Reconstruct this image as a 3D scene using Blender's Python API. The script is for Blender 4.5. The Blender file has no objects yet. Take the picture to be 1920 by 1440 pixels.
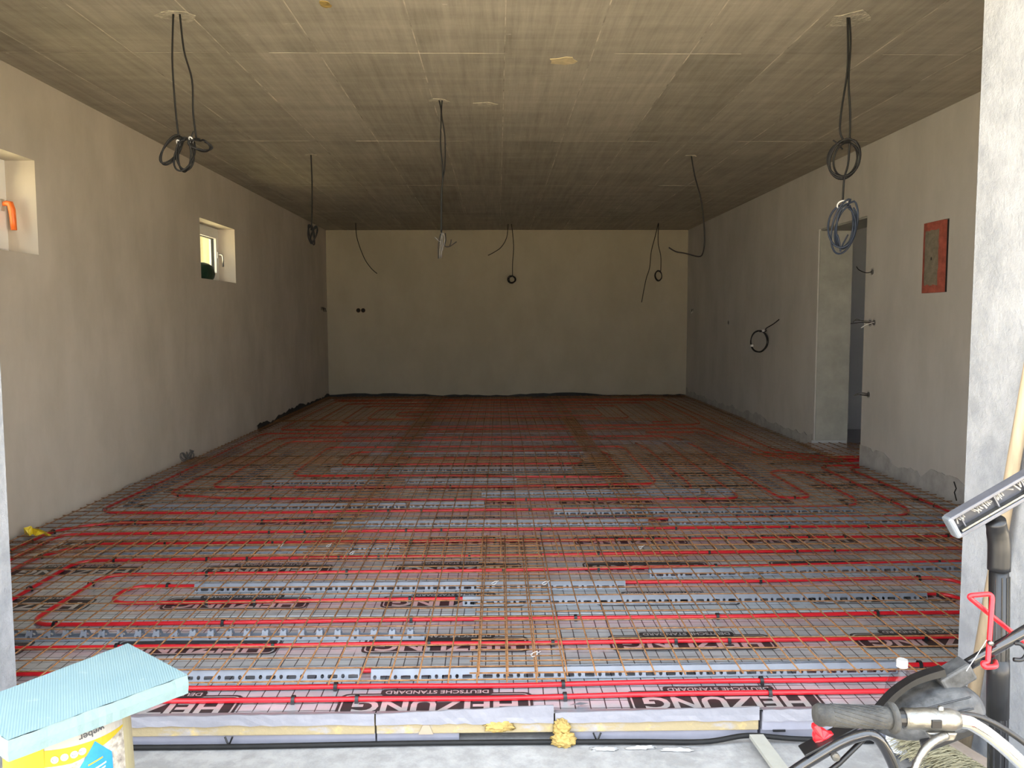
import bpy, bmesh, math, random
from mathutils import Vector, Matrix, noise as mnoise
random.seed(7)
PI = math.pi
C = bpy.context.scene.collection
SC = bpy.context.scene

# ------------------------------------------------------------------ camera
FPX, YAW, PITCH, ROLL, CAMZ = 1540.0, .01715, .0775, -.00254, 1.26
cF = Vector((math.sin(YAW)*math.cos(PITCH), math.cos(YAW)*math.cos(PITCH), -math.sin(PITCH)))
_R = Vector((math.cos(YAW), -math.sin(YAW), 0)); _U = _R.cross(cF)
cR = math.cos(ROLL)*_R + math.sin(ROLL)*_U
cU = -math.sin(ROLL)*_R + math.cos(ROLL)*_U
cam = bpy.data.cameras.new('camera'); camo = bpy.data.objects.new('camera', cam); C.objects.link(camo)
cam.sensor_fit = 'HORIZONTAL'; cam.sensor_width = 36; cam.lens = FPX/1920*36; cam.clip_start = .02; cam.clip_end = 300
camo.matrix_world = Matrix(((cR.x, cU.x, -cF.x, 0), (cR.y, cU.y, -cF.y, 0), (cR.z, cU.z, -cF.z, CAMZ), (0, 0, 0, 1)))
SC.camera = camo

# ------------------------------------------------------------------ world, sun, exposure
SKY_STRENGTH, SUN_STRENGTH, EXPOSURE = 1.05, 16.0, 2.74
w = bpy.data.worlds.new('sky'); SC.world = w; w.use_nodes = True
nt = w.node_tree; nt.nodes.clear()
wo = nt.nodes.new('ShaderNodeOutputWorld'); wb = nt.nodes.new('ShaderNodeBackground')
tc = nt.nodes.new('ShaderNodeTexCoord'); sx = nt.nodes.new('ShaderNodeSeparateXYZ'); cr_ = nt.nodes.new('ShaderNodeValToRGB')
nt.links.new(tc.outputs['Generated'], sx.inputs[0]); nt.links.new(sx.outputs['Z'], cr_.inputs[0])
cr_.color_ramp.elements[0].position = 0.0; cr_.color_ramp.elements[0].color = (.98, .98, 1.0, 1)
cr_.color_ramp.elements[1].position = .9; cr_.color_ramp.elements[1].color = (.70, .84, 1.0, 1)
nt.links.new(cr_.outputs[0], wb.inputs['Color']); wb.inputs['Strength'].default_value = SKY_STRENGTH
nt.links.new(wb.outputs[0], wo.inputs[0])
sun = bpy.data.lights.new('sun', 'SUN'); sun.energy = SUN_STRENGTH; sun.angle = .01; sun.color = (1.0, .94, .83)
suno = bpy.data.objects.new('sun', sun); C.objects.link(suno)
suno.rotation_euler = Vector((-.08, -.65, -.75)).to_track_quat('-Z', 'Y').to_euler()
SC.view_settings.view_transform = 'Standard'; SC.view_settings.look = 'None'
SC.view_settings.gamma = 1; SC.view_settings.use_curve_mapping = False
SC.view_settings.exposure = EXPOSURE
SC.cycles.max_bounces = 16; SC.cycles.diffuse_bounces = 12; SC.cycles.glossy_bounces = 6; SC.cycles.transparent_max_bounces = 12

# room measures
XL, XR, YB, H = -2.74, 3.07, 13.31, 2.70
YF0, YF1 = 2.08, 2.60              # front wall outer / inner face
PL, PR = -1.56, 1.51               # opening jambs
SLAB = -.10

def ray(px, py): return cF + (px-960)/FPX*cR + (720-py)/FPX*cU
CP = Vector((0, 0, CAMZ))
def at(px, py, Y):
    r = ray(px, py); return CP + r*(Y/r.y)
def on_z(px, py, z):
    r = ray(px, py); return CP + r*((z-CAMZ)/r.z)

# ------------------------------------------------------------------ materials
MATS = {}
def mat(name, base, rough=.6, metal=0.0, var=0.0, vscale=6.0, stretch=(1, 1, 1), bump=0.0, bscale=40.0, spec=.5, var2=None, coat=0):
    if name in MATS: return MATS[name]
    m = bpy.data.materials.new(name); m.use_nodes = True
    n = m.node_tree; p = n.nodes['Principled BSDF']
    p.inputs['Base Color'].default_value = (*base, 1); p.inputs['Roughness'].default_value = rough
    p.inputs['Metallic'].default_value = metal; p.inputs['Specular IOR Level'].default_value = spec
    if coat: p.inputs['Coat Weight'].default_value = coat
    if var or bump:
        t = n.nodes.new('ShaderNodeTexCoord'); mp = n.nodes.new('ShaderNodeMapping'); mp.inputs['Scale'].default_value = stretch
        n.links.new(t.outputs['Object'], mp.inputs[0])
    if var:
        nz = n.nodes.new('ShaderNodeTexNoise'); nz.inputs['Scale'].default_value = vscale; nz.inputs['Detail'].default_value = 5; nz.inputs['Roughness'].default_value = .62
        n.links.new(mp.outputs[0], nz.inputs['Vector'])
        r = n.nodes.new('ShaderNodeValToRGB')
        c2 = var2 or tuple(min(1, b*(1+var)) for b in base); c1 = tuple(b*(1-var) for b in base)
        r.color_ramp.elements[0].position = .3; r.color_ramp.elements[0].color = (*c1, 1)
        r.color_ramp.elements[1].position = .7; r.color_ramp.elements[1].color = (*c2, 1)
        n.links.new(nz.outputs['Fac'], r.inputs[0]); n.links.new(r.outputs[0], p.inputs['Base Color'])
    if bump:
        nb = n.nodes.new('ShaderNodeTexNoise'); nb.inputs['Scale'].default_value = bscale; nb.inputs['Detail'].default_value = 4
        n.links.new(t.outputs['Object'], nb.inputs['Vector'])
        b = n.nodes.new('ShaderNodeBump'); b.inputs['Strength'].default_value = bump; b.inputs['Distance'].default_value = .01
        n.links.new(nb.outputs['Fac'], b.inputs['Height']); n.links.new(b.outputs[0], p.inputs['Normal'])
    MATS[name] = m; return m

def N(n, typ, **kw):
    x = n.nodes.new(typ)
    for k, v in kw.items(): setattr(x, k, v)
    return x
def math_(n, op, a, b=None):
    x = N(n, 'ShaderNodeMath', operation=op)
    for i, v in enumerate((a, b)):
        if v is None: continue
        if isinstance(v, (int, float)): x.inputs[i].default_value = v
        else: n.links.new(v, x.inputs[i])
    return x.outputs[0]
def mixc(n, fac, a, b, typ='MIX'):
    x = N(n, 'ShaderNodeMixRGB', blend_type=typ)
    for i, v in enumerate((fac, a, b)):
        if isinstance(v, (int, float)): x.inputs[i].default_value = v
        elif isinstance(v, tuple): x.inputs[i].default_value = (*v, 1)
        else: n.links.new(v, x.inputs[i])
    return x.outputs[0]
def noise_(n, vec, scale, detail=4, rough=.6, stretch=None):
    if stretch:
        mp = N(n, 'ShaderNodeMapping'); mp.inputs['Scale'].default_value = stretch; n.links.new(vec, mp.inputs[0]); vec = mp.outputs[0]
    x = N(n, 'ShaderNodeTexNoise'); x.inputs['Scale'].default_value = scale; x.inputs['Detail'].default_value = detail; x.inputs['Roughness'].default_value = rough
    n.links.new(vec, x.inputs['Vector']); return x.outputs['Fac']
def ramp_(n, fac, p0, p1, c0=(0, 0, 0), c1=(1, 1, 1)):
    r = N(n, 'ShaderNodeValToRGB'); e = r.color_ramp.elements
    e[0].position = p0; e[0].color = (*c0, 1); e[1].position = p1; e[1].color = (*c1, 1)
    n.links.new(fac, r.inputs[0]); return r.outputs[0]
def new_nodes(name):
    m = bpy.data.materials.new(name); m.use_nodes = True; MATS[name] = m
    n = m.node_tree; p = n.nodes['Principled BSDF']; t = N(n, 'ShaderNodeTexCoord')
    return m, n, p, t.outputs['Object']
def bump_(n, p, h, s, d=.01):
    b = N(n, 'ShaderNodeBump'); b.inputs['Strength'].default_value = s; b.inputs['Distance'].default_value = d
    n.links.new(h, b.inputs['Height']); n.links.new(b.outputs[0], p.inputs['Normal'])

def plaster_mat(name, c0, c1, streak=.5):
    m, n, p, v = new_nodes(name)
    a = noise_(n, v, 1.9, 6, .6, (1, 1, .6)); b = noise_(n, v, 4.0, 6, .65, (1, 1, .28))
    col = mixc(n, ramp_(n, a, .38, .62), c0, c1)
    col = mixc(n, streak*.7, col, mixc(n, ramp_(n, b, .38, .62), tuple(x*.9 for x in c0), tuple(min(1, x*1.05) for x in c1)))
    n.links.new(col, p.inputs['Base Color']); p.inputs['Roughness'].default_value = .85
    bump_(n, p, noise_(n, v, 22, 3), .12); return m
M_PLASTER = plaster_mat('interior plaster', (.475, .425, .35), (.575, .515, .435), .2)
M_PLASTER_R = plaster_mat('plaster toned for skylight', (.42, .405, .375), (.49, .475, .445), .3)  # same plaster, greyer: the right wall's cool skylight put into its colour
M_PLASTER_B = plaster_mat('plaster toned for shade', (.375, .335, .25), (.42, .375, .285), .1)  # same plaster, darker and yellower: the back wall's warm shade painted in

# rough white render on the jambs
m, n, p, v = new_nodes('rough white render')
a = noise_(n, v, 9, 5, .65); b = noise_(n, v, 2.2, 4)
n.links.new(mixc(n, ramp_(n, a, .35, .62), mixc(n, ramp_(n, b, .35, .65), (.28, .30, .325), (.32, .34, .37)), (.41, .43, .46)), p.inputs['Base Color'])
p.inputs['Roughness'].default_value = .9; bump_(n, p, noise_(n, v, 45, 6, .7), .55, .012); M_RENDER = m

# raw concrete soffit: brushed along the boards, one tone per shuttering panel
m, n, p, v = new_nodes('board marked concrete soffit')
sp = N(n, 'ShaderNodeSeparateXYZ'); n.links.new(v, sp.inputs[0])
ix = math_(n, 'FLOOR', math_(n, 'DIVIDE', math_(n, 'ADD', sp.outputs[0], -.046), .5))
iy = math_(n, 'FLOOR', math_(n, 'DIVIDE', math_(n, 'ADD', sp.outputs[1], -4.57), 2.19))
wn = N(n, 'ShaderNodeTexWhiteNoise', noise_dimensions='2D'); cb = N(n, 'ShaderNodeCombineXYZ')
n.links.new(ix, cb.inputs[0]); n.links.new(iy, cb.inputs[1]); n.links.new(cb.outputs[0], wn.inputs['Vector'])
s1 = noise_(n, v, 2.6, 9, .74, (7, .30, 1)); s2 = noise_(n, v, 1.5, 9, .7, (1.5, .8, 1)); s3 = noise_(n, v, 1.6, 8, .7, (.6, 5, 1))
col = mixc(n, ramp_(n, s2, .36, .64), (.23, .205, .155), (.46, .41, .32))
col = mixc(n, .55, col, mixc(n, ramp_(n, s1, .32, .66), (.16, .14, .105), (.54, .485, .385)))
col = mixc(n, .24, col, mixc(n, ramp_(n, s3, .36, .64), (.17, .15, .11), (.50, .45, .35)))
col = mixc(n, .16, col, mixc(n, wn.outputs['Value'], (.18, .16, .12), (.62, .55, .44)))
chalk = math_(n, 'MULTIPLY', math_(n, 'GREATER_THAN', noise_(n, v, 5, 5, .62, (1.0, 4, 1)), .715), .45)
col = mixc(n, chalk, col, (.72, .68, .58))
n.links.new(col, p.inputs['Base Color']); p.inputs['Roughness'].default_value = .8
bump_(n, p, s1, .12); M_CEIL = m

# aluminised film with a printed 5 cm grid
m, n, p, v = new_nodes('silver foil with printed grid')
sp = N(n, 'ShaderNodeSeparateXYZ'); n.links.new(v, sp.inputs[0])
wob = math_(n, 'MULTIPLY', math_(n, 'SUBTRACT', noise_(n, v, 4, 2), .5), .018)
gx = math_(n, 'PINGPONG', math_(n, 'ADD', math_(n, 'ADD', sp.outputs[0], 20.0), math_(n, 'MULTIPLY', wob, .5)), .025)
gy = math_(n, 'PINGPONG', math_(n, 'ADD', math_(n, 'ADD', sp.outputs[1], 20.013), wob), .025)
line = math_(n, 'MAXIMUM', math_(n, 'LESS_THAN', gx, .0019), math_(n, 'LESS_THAN', gy, .0018))
line = math_(n, 'MULTIPLY', line, ramp_(n, noise_(n, v, 7, 2), .30, .42))
smud = ramp_(n, noise_(n, v, 2.6, 6, .65), .3, .72)
col = mixc(n, smud, (.45, .49, .53), (.68, .73, .78))
col = mixc(n, math_(n, 'MULTIPLY', line, .96), col, (.02, .02, .024))
n.links.new(col, p.inputs['Base Color']); p.inputs['Metallic'].default_value = .45
rr = N(n, 'ShaderNodeMapRange'); n.links.new(noise_(n, v, 5, 5), rr.inputs[0]); rr.inputs[3].default_value = .22; rr.inputs[4].default_value = .48
n.links.new(rr.outputs[0], p.inputs['Roughness'])
hh = math_(n, 'ADD', noise_(n, v, 7, 4, .6, (.6, 1.6, 1)), math_(n, 'MULTIPLY', noise_(n, v, 30, 3), .25))
bump_(n, p, hh, .42, .012); M_FOIL = m

m, n, p, v = new_nodes('dusty concrete slab')
a = noise_(n, v, 3, 6, .7); b = noise_(n, v, 14, 5, .7)
col = mixc(n, ramp_(n, a, .3, .7), (.27, .267, .263), (.38, .377, .373)); col = mixc(n, .35, col, mixc(n, ramp_(n, b, .4, .62), (.2, .195, .19), (.48, .475, .47)))
n.links.new(col, p.inputs['Base Color']); p.inputs['Roughness'].default_value = .9; bump_(n, p, b, .3); M_SLAB = m

m, n, p, v = new_nodes('yellowed insulation core')
a = noise_(n, v, 7, 5, .6, (.8, 1, 2)); b = noise_(n, v, 30, 4)
col = mixc(n, ramp_(n, a, .36, .47), (.30, .30, .335), (.33, .265, .15)); col = mixc(n, ramp_(n, b, .58, .75), col, (.48, .36, .15))
n.links.new(col, p.inputs['Base Color']); p.inputs['Roughness'].default_value = .7; bump_(n, p, b, .3); M_PU = m

M_FLAP = mat('crumpled silver foil edge', (.29, .29, .325), .38, .35, .10, 9, bump=.45, bscale=14)
M_LOWER = mat('grey foil faced board', (.34, .34, .40), .4, .35, .08, 8, bump=.2, bscale=10)
M_RED = mat('red pipe plastic', (.52, .010, .018), .32, 0, .08, 20, spec=.5)
M_CLIP = mat('black clip plastic', (.012, .012, .013), .45)
M_RAIL = mat('grey rail plastic', (.19, .21, .25), .42, 0, .08, 12)
M_WIRE = mat('rusty mesh wire', (.235, .098, .032), .8, 0, .4, 30, (1, 1, 1), bump=.5, bscale=300, var2=(.44, .22, .085))
M_PRINT = mat('black print on foil', (.022, .022, .024), .5, 0, .3, 9)
M_PRINT_L = mat('silver letter film', (.60, .60, .61), .32, .5, .06, 9)
M_CABLE = mat('black cable sheath', (.008, .008, .008), .6, 0, .3, 30, spec=.3)
M_CABLE_BL = mat('blue black cable sheath', (.008, .016, .034), .6, 0, .3, 30)
M_CABLE_GR = mat('grey wire ends', (.11, .105, .10), .5, 0, .4, 40)
M_WHITE = mat('white plastic', (.62, .62, .61), .35, 0, .03, 10)
M_WHITE_PL = mat('white plaster strip', (.42, .42, .415), .8, 0, .08, 12, bump=.3)
M_BLACKSTRIP = mat('black edge insulation', (.012, .014, .012), .7, 0, .3, 9, bump=.4)
M_CONC = mat('bare grey concrete', (.36, .35, .33), .9, 0, .22, 7, bump=.5, bscale=35)
M_CONC_D = mat('smooth concrete reveal', (.33, .325, .285), .9, 0, .16, 5, bump=.25, bscale=25)
M_PATCH = mat('broken concrete', (.42, .38, .29), .95, 0, .35, 35, bump=1, bscale=60)
m, n, p, v = new_nodes('ribbed turquoise foam skin')
sp = N(n, 'ShaderNodeSeparateXYZ'); n.links.new(v, sp.inputs[0])
wv = math_(n, 'SINE', math_(n, 'MULTIPLY', math_(n, 'ADD', math_(n, 'MULTIPLY', sp.outputs[0], .885), math_(n, 'MULTIPLY', sp.outputs[1], .465)), 2*PI/.0058))
sc_ = ramp_(n, noise_(n, v, 22, 5, .7), .62, .72)
col = mixc(n, ramp_(n, noise_(n, v, 7, 4), .3, .7), (.185, .285, .31), (.21, .31, .33))
col = mixc(n, ramp_(n, math_(n, 'ADD', math_(n, 'MULTIPLY', wv, .5), .5), 0, 1), col, mixc(n, .13, col, (.05, .15, .19)))
n.links.new(mixc(n, math_(n, 'MULTIPLY', sc_, .35), col, (.33, .40, .40)), p.inputs['Base Color']); p.inputs['Roughness'].default_value = .6
bump_(n, p, wv, .25, .001); M_XPS = m
M_XPS_E = mat('pale cut foam', (.185, .265, .262), .8, 0, .06, 14, bump=.2, bscale=80)
M_PUFOAM = mat('yellow expanding foam', (.38, .26, .075), .75, 0, .25, 30, bump=.8, bscale=60)
M_BLACK = mat('black plastic', (.009, .009, .010), .38, 0, .3, 8)
M_DUSTY = mat('dusty black plastic', (.022, .023, .025), .5, 0, .6, 26, bump=.15, bscale=90, var2=(.085, .088, .092))
M_BLACKPAINT = mat('glossy black paint', (.012, .012, .014), .16, 0, .3, 20, coat=.6)
M_CHROME = mat('chrome', (.62, .62, .62), .09, 1.0, .04, 12)
M_ALU = mat('worn aluminium', (.22, .215, .20), .40, .95, .12, 30, bump=.2, bscale=80)
M_RUBBER = mat('dusty rubber grip', (.014, .014, .015), .75, 0, .5, 22, var2=(.055, .055, .052), bump=.3, bscale=160)
M_REDPAINT = mat('red coated steel', (.70, .012, .02), .3, 0, .05, 10)
M_WOOD = mat('pale wood', (.38, .30, .20), .65, 0, .18, 8, (8, 8, .6))
M_WOOD_D = mat('weathered wood', (.34, .28, .235), .75, 0, .25, 9, (1, 1, 6))
M_STRAW = mat('straw bristle', (.33, .30, .19), .7, 0, .25, 40)
M_YELLOW = mat('yellow label', (.40, .285, .010), .4, 0, .06, 12)
M_CREAM = mat('cream label', (.34, .32, .285), .5, 0, .08, 10)
M_BUCKET = mat('cream bucket plastic', (.34, .30, .17), .45, 0, .05, 8)
M_BLUE = mat('blue label', (.02, .21, .58), .4, 0, .12, 30)
M_STONE = mat('printed gravel picture', (.32, .27, .22), .5, 0, .55, 60, var2=(.55, .5, .42))
M_INK = mat('dark grey ink', (.04, .04, .045), .5)
M_PVC = mat('white window plastic', (.80, .79, .76), .35, 0, .03, 6)
M_GASKET = mat('black gasket', (.015, .015, .015), .6)
M_STEEL = mat('brushed steel handle', (.55, .54, .50), .3, .9)
M_ORANGE = mat('orange protective foil', (.88, .17, .025), .35, 0, .1, 30, bump=.3, bscale=50)
M_GREENBAG = mat('dark green plastic', (.012, .045, .025), .45, 0, .3, 14, bump=.6, bscale=18)
M_NEIGH = mat('sunlit cream facade', (.22, .19, .085), .9, 0, .03, 3)
M_NEIGH_D = mat('grey shutter', (.075, .072, .06), .8, 0, .1, 3)
M_DRIVE = mat('gravel yard', (.53, .44, .30), .95, 0, .18, 3, bump=.6, bscale=30)
M_EXT = mat('outside render', (.62, .60, .56), .9, 0, .06, 4)
M_REDMORTAR = mat('brick red mortar', (.33, .080, .052), .85, 0, .3, 18, bump=.6, bscale=50)
M_BOARD = mat('rough grey board', (.19, .168, .125), .9, 0, .25, 22, bump=.5, bscale=70)
M_DARK = mat('dark hollow', (.01, .009, .008), .9)  # near-black that paints the shade inside box holes, cracks and gaps
M_YELLOWFILM = mat('yellow wrapper', (.75, .56, .03), .4, 0, .12, 14)
M_TAPE = mat('brown tape', (.36, .28, .2), .5)

def glass_mat(name, tint, gloss=.05):
    m = bpy.data.materials.new(name); m.use_nodes = True; n = m.node_tree; n.nodes.remove(n.nodes['Principled BSDF'])
    o = n.nodes['Material Output']; t = N(n, 'ShaderNodeBsdfTransparent'); g = N(n, 'ShaderNodeBsdfGlossy'); x = N(n, 'ShaderNodeMixShader'); f = N(n, 'ShaderNodeFresnel')
    f.inputs['IOR'].default_value = 1.45; t.inputs['Color'].default_value = (*tint, 1); g.inputs['Roughness'].default_value = gloss
    ge = N(n, 'ShaderNodeNewGeometry'); n.links.new(math_(n, 'MULTIPLY', f.outputs[0], math_(n, 'SUBTRACT', 1.0, ge.outputs['Backfacing'])), x.inputs[0]); n.links.new(t.outputs[0], x.inputs[1]); n.links.new(g.outputs[0], x.inputs[2]); n.links.new(x.outputs[0], o.inputs[0])
    return m
M_GLASS = glass_mat('window glass', (.66, .68, .64)); M_PET = glass_mat('clear bottle plastic', (.86, .87, .89), .12)

# ------------------------------------------------------------------ mesh helpers
class MB:
    def __init__(s): s.v = []; s.f = []; s.mi = []
    def add(s, vs, fs, mi=0):
        o = len(s.v); s.v += [tuple(v) for v in vs]; s.f += [tuple(i+o for i in f) for f in fs]; s.mi += [mi]*len(fs); return s
    def box(s, x0, x1, y0, y1, z0, z1, mi=0):
        return s.add([(x0,y0,z0),(x1,y0,z0),(x1,y1,z0),(x0,y1,z0),(x0,y0,z1),(x1,y0,z1),(x1,y1,z1),(x0,y1,z1)],
                     [(0,3,2,1),(4,5,6,7),(0,1,5,4),(1,2,6,5),(2,3,7,6),(3,0,4,7)], mi)
    def tube(s, pts, r, n=8, closed=False, caps=True, mi=0):
        pts = [Vector(p) for p in pts]; k = len(pts); rs = r if isinstance(r, (list, tuple)) else [r]*k
        tang = []
        for i in range(k):
            if closed: d = pts[(i+1) % k]-pts[i-1]
            else: d = pts[min(i+1, k-1)]-pts[max(i-1, 0)]
            tang.append(d.normalized() if d.length > 1e-9 else Vector((0, 0, 1)))
        t0 = tang[0]; up = Vector((0, 0, 1)) if abs(t0.z) < .9 else Vector((1, 0, 0)); nrm = t0.cross(up).normalized()
        vs = []
        for i in range(k):
            t = tang[i]; nrm = (nrm - t*nrm.dot(t)); nrm = nrm.normalized() if nrm.length > 1e-6 else t.orthogonal().normalized()
            b = t.cross(nrm)
            for j in range(n):
                a = 2*PI*j/n; vs.append(pts[i]+(nrm*math.cos(a)+b*math.sin(a))*rs[i])
        fs = []
        for i in range(k if closed else k-1):
            for j in range(n):
                a, b2 = i*n+j, i*n+(j+1) % n; i2 = (i+1) % k
                fs.append((a, b2, i2*n+(j+1) % n, i2*n+j))
        if caps and not closed: fs += [tuple(range(n-1, -1, -1)), tuple(range((k-1)*n, k*n))]
        return s.add(vs, fs, mi)
    def lathe(s, prof, n=20, org=(0, 0, 0), axis='z', mi=0, a0=0, a1=2*PI):
        full = abs(a1-a0-2*PI) < 1e-6; m_ = n if full else n+1; vs = []
        for (r, h) in prof:
            for j in range(m_):
                a = a0+(a1-a0)*j/n; x, y = r*math.cos(a), r*math.sin(a)
                q = {'z': (x, y, h), 'x': (h, x, y), 'y': (x, h, y)}[axis]
                vs.append((q[0]+org[0], q[1]+org[1], q[2]+org[2]))
        fs = []
        for i in range(len(prof)-1):
            for j in range(n):
                j2 = (j+1) % m_; fs.append((i*m_+j, i*m_+j2, (i+1)*m_+j2, (i+1)*m_+j))
        return s.add(vs, fs, mi)
    def prism(s, poly, z0, z1, mi=0):   # polygon in xy extruded in z (convex or simple)
        k = len(poly); vs = [(x, y, z0) for x, y in poly]+[(x, y, z1) for x, y in poly]
        fs = [tuple(range(k-1, -1, -1)), tuple(range(k, 2*k))]+[(i, (i+1) % k, k+(i+1) % k, k+i) for i in range(k)]
        return s.add(vs, fs, mi)
    def xform(s, M, start=0):
        s.v = s.v[:start]+[tuple(M @ Vector(v)) for v in s.v[start:]]; return s
    def mesh(s, name, mats, smooth=False):
        me = bpy.data.meshes.new(name); me.from_pydata(s.v, [], s.f)
        for m_ in (mats if isinstance(mats, (list, tuple)) else [mats]): me.materials.append(m_)
        me.polygons.foreach_set('material_index', s.mi)
        me.polygons.foreach_set('use_smooth', [smooth]*len(s.f))
        me.update(); return me
def link(name, me, parent=None, loc=None, rot=None):
    o = bpy.data.objects.new(name, me); C.objects.link(o); o.parent = parent
    if loc is not None: o.location = loc
    if rot is not None: o.rotation_euler = rot
    return o
def build(name, mb, mats, parent=None, smooth=False, bevel=0):
    o = link(name, mb.mesh(name, mats, smooth), parent)
    if bevel:
        b = o.modifiers.new('bevel', 'BEVEL'); b.width = bevel; b.segments = 2; b.limit_method = 'ANGLE'
    return o
def tag(o, label=None, cat=None, group=None, kind=None):
    if label: o['label'] = label
    if cat: o['category'] = cat
    if group: o['group'] = group
    if kind: o['kind'] = kind
    return o
def thing(name, label, cat, loc=(0, 0, 0), group=None):
    o = link(name, None); o.location = loc; o.empty_display_size = .1; return tag(o, label, cat, group)
def part(name, mb, mats, root, smooth=False, bevel=0):
    """mesh given in world coordinates, re-based on its root"""
    mb.v = [(x-root.location.x, y-root.location.y, z-root.location.z) for x, y, z in mb.v]
    return build(name, mb, mats, root, smooth, bevel)
def sub(name, mb, mats, par, smooth=False, bevel=0):
    r = par.parent.location if par.parent else par.location
    mb.v = [(x-r.x, y-r.y, z-r.z) for x, y, z in mb.v]
    return build(name, mb, mats, par, smooth, bevel)
def struct(name, mb, mats, parent=None, smooth=False, bevel=0):
    return tag(build(name, mb, mats, parent, smooth, bevel), kind='structure' if parent is None else None)
def smooth_path(pts, k=6):
    """Catmull-Rom through points"""
    P = [Vector(p) for p in pts]; out = []
    for i in range(len(P)-1):
        p0 = P[max(i-1, 0)]; p1 = P[i]; p2 = P[i+1]; p3 = P[min(i+2, len(P)-1)]
        for j in range(k):
            t = j/k; out.append(.5*((2*p1)+(p2-p0)*t+(2*p0-5*p1+4*p2-p3)*t*t+(3*p1-p0-3*p2+p3)*t**3))
    return out+[P[-1]]
def round_path(pts, rad, seg=6):
    P = [Vector(p) for p in pts]; out = [P[0]]
    for i in range(1, len(P)-1):
        a, b, c_ = P[i-1], P[i], P[i+1]; u = (a-b); w_ = (c_-b); r = min(rad, u.length*.49, w_.length*.49)
        p = b+u.normalized()*r; q = b+w_.normalized()*r
        for j in range(seg+1):
            t = j/seg; out.append(p*(1-t)**2+b*2*t*(1-t)+q*t*t)
    return out+[P[-1]]
FONT = {}
def text_mb(body, size, bold=0.0, extrude=.0004):
    cu = bpy.data.curves.new('t', 'FONT'); cu.body = body; cu.size = size; cu.offset = bold; cu.extrude = extrude; cu.resolution_u = 3
    cu.align_x = 'CENTER'; cu.align_y = 'CENTER'
    o = bpy.data.objects.new('t', cu); C.objects.link(o)
    me = bpy.data.meshes.new_from_object(o.evaluated_get(bpy.context.evaluated_depsgraph_get()))
    vs = [tuple(v.co) for v in me.vertices]; fs = [tuple(p.vertices) for p in me.polygons]
    bpy.data.objects.remove(o); bpy.data.curves.remove(cu); bpy.data.meshes.remove(me)
    return vs, fs
def wall_with_holes(mb, axis, a0, a1, u0, u1, z0, z1, holes, mi=0):
    """wall slab between a0..a1 on its thin axis, u along, rectangular holes (u0,u1,z0,z1)"""
    us = sorted({u0, u1, *[h[0] for h in holes], *[h[1] for h in holes]}); zs = sorted({z0, z1, *[h[2] for h in holes], *[h[3] for h in holes]})
    solid = {}
    for i in range(len(us)-1):
        for j in range(len(zs)-1):
            cu, cz = (us[i]+us[i+1])/2, (zs[j]+zs[j+1])/2
            solid[i, j] = not any(h[0] < cu < h[1] and h[2] < cz < h[3] for h in holes)
    def P(a, u, z): return (a, u, z) if axis == 'x' else (u, a, z)
    for (i, j), s_ in solid.items():
        if not s_: continue
        ua, ub, za, zb = us[i], us[i+1], zs[j], zs[j+1]
        for a in (a0, a1): mb.add([P(a, ua, za), P(a, ub, za), P(a, ub, zb), P(a, ua, zb)], [(0, 1, 2, 3)], mi)
        for di, dj, e in ((-1, 0, ((ua, za), (ua, zb))), (1, 0, ((ub, za), (ub, zb))), (0, -1, ((ua, za), (ub, za))), (0, 1, ((ua, zb), (ub, zb)))):
            if not solid.get((i+di, j+dj), False):
                (p, q), (r, t) = e; mb.add([P(a0, p, q), P(a0, r, t), P(a1, r, t), P(a1, p, q)], [(0, 1, 2, 3)], mi)
    return mb

# ------------------------------------------------------------------ structure
WT = .40
struct('ground', MB().box(-60, 60, -60, 60, -.6, -.101), M_DRIVE)
struct('floor', MB().box(XL-.26, XR+.33, 1.2, YB+.4, -.3, SLAB), M_SLAB)
WIN = [(4.0, 5.0, 1.65, 2.21), (7.70, 8.71, 1.65, 2.21)]
struct('wall_left', wall_with_holes(MB(), 'x', XL-.26, XL, YF0, YB+.4, SLAB, 3.0, WIN), M_PLASTER)
DOOR = (6.85, 7.88, SLAB, 2.116)
wr = struct('wall_right', wall_with_holes(MB(), 'x', XR, XR+.33, YF1, YB+.4, SLAB, 3.0, [DOOR, (5.595, 5.92, 1.445, 1.945)]), M_PLASTER_R)
struct('wall_back', MB().box(XL, XR, YB, YB+.4, SLAB, 3.0), M_PLASTER_B)
ceil = struct('ceiling', MB().box(XL, XR, YF1, YB, H, 3.0), M_CEIL)
struct('roof_with_shade_eave', MB().box(XL-WT-.15, 6.6, YF0-.9, YB+.6, 3.0, 3.18), M_EXT)  # front overhang is unseen, added to shade jambs and foreground from the sky
OPENH = 2.42
wf = MB(); wall_with_holes(wf, 'y', YF0, YF1, XL, 6.4, SLAB, 3.0, [(PL, PR, SLAB, OPENH), (4.9, 5.6, 1.2, 2.1)])  # smaller hole: unseen side-room window, added to let daylight in there
struct('wall_front', wf, M_RENDER)
# side room behind the doorway
struct('wall_side_room', MB().box(XR+.33, 6.4, 9.4, 9.6, SLAB, 3.0).box(6.2, 6.4, YF1, 9.4, SLAB, 3.0).box(XR+.33, 6.4, YF1, 9.6, 2.7, 3.0), mat('white grey paint', (.60, .61, .62), .8, 0, .02, 3))
struct('floor_side_room', MB().box(XR+.33, 6.4, YF1, 9.4, -.3, -.012), M_FLAP)
# concrete door reveal faces and the white strip at its foot
dr = struct('door_1', MB().box(XR+.012, XR+.325, 7.868, 7.8795, .05, 2.105), M_CONC_D)
build('lintel_face', MB().box(XR+.012, XR+.325, 6.86, 7.86, 2.102, 2.1155), M_CONC_D, dr)
build('foot_strip', MB().box(XR-.03, XR+.31, 7.85, 7.868, .0, .09), M_WHITE_PL, dr)
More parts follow.
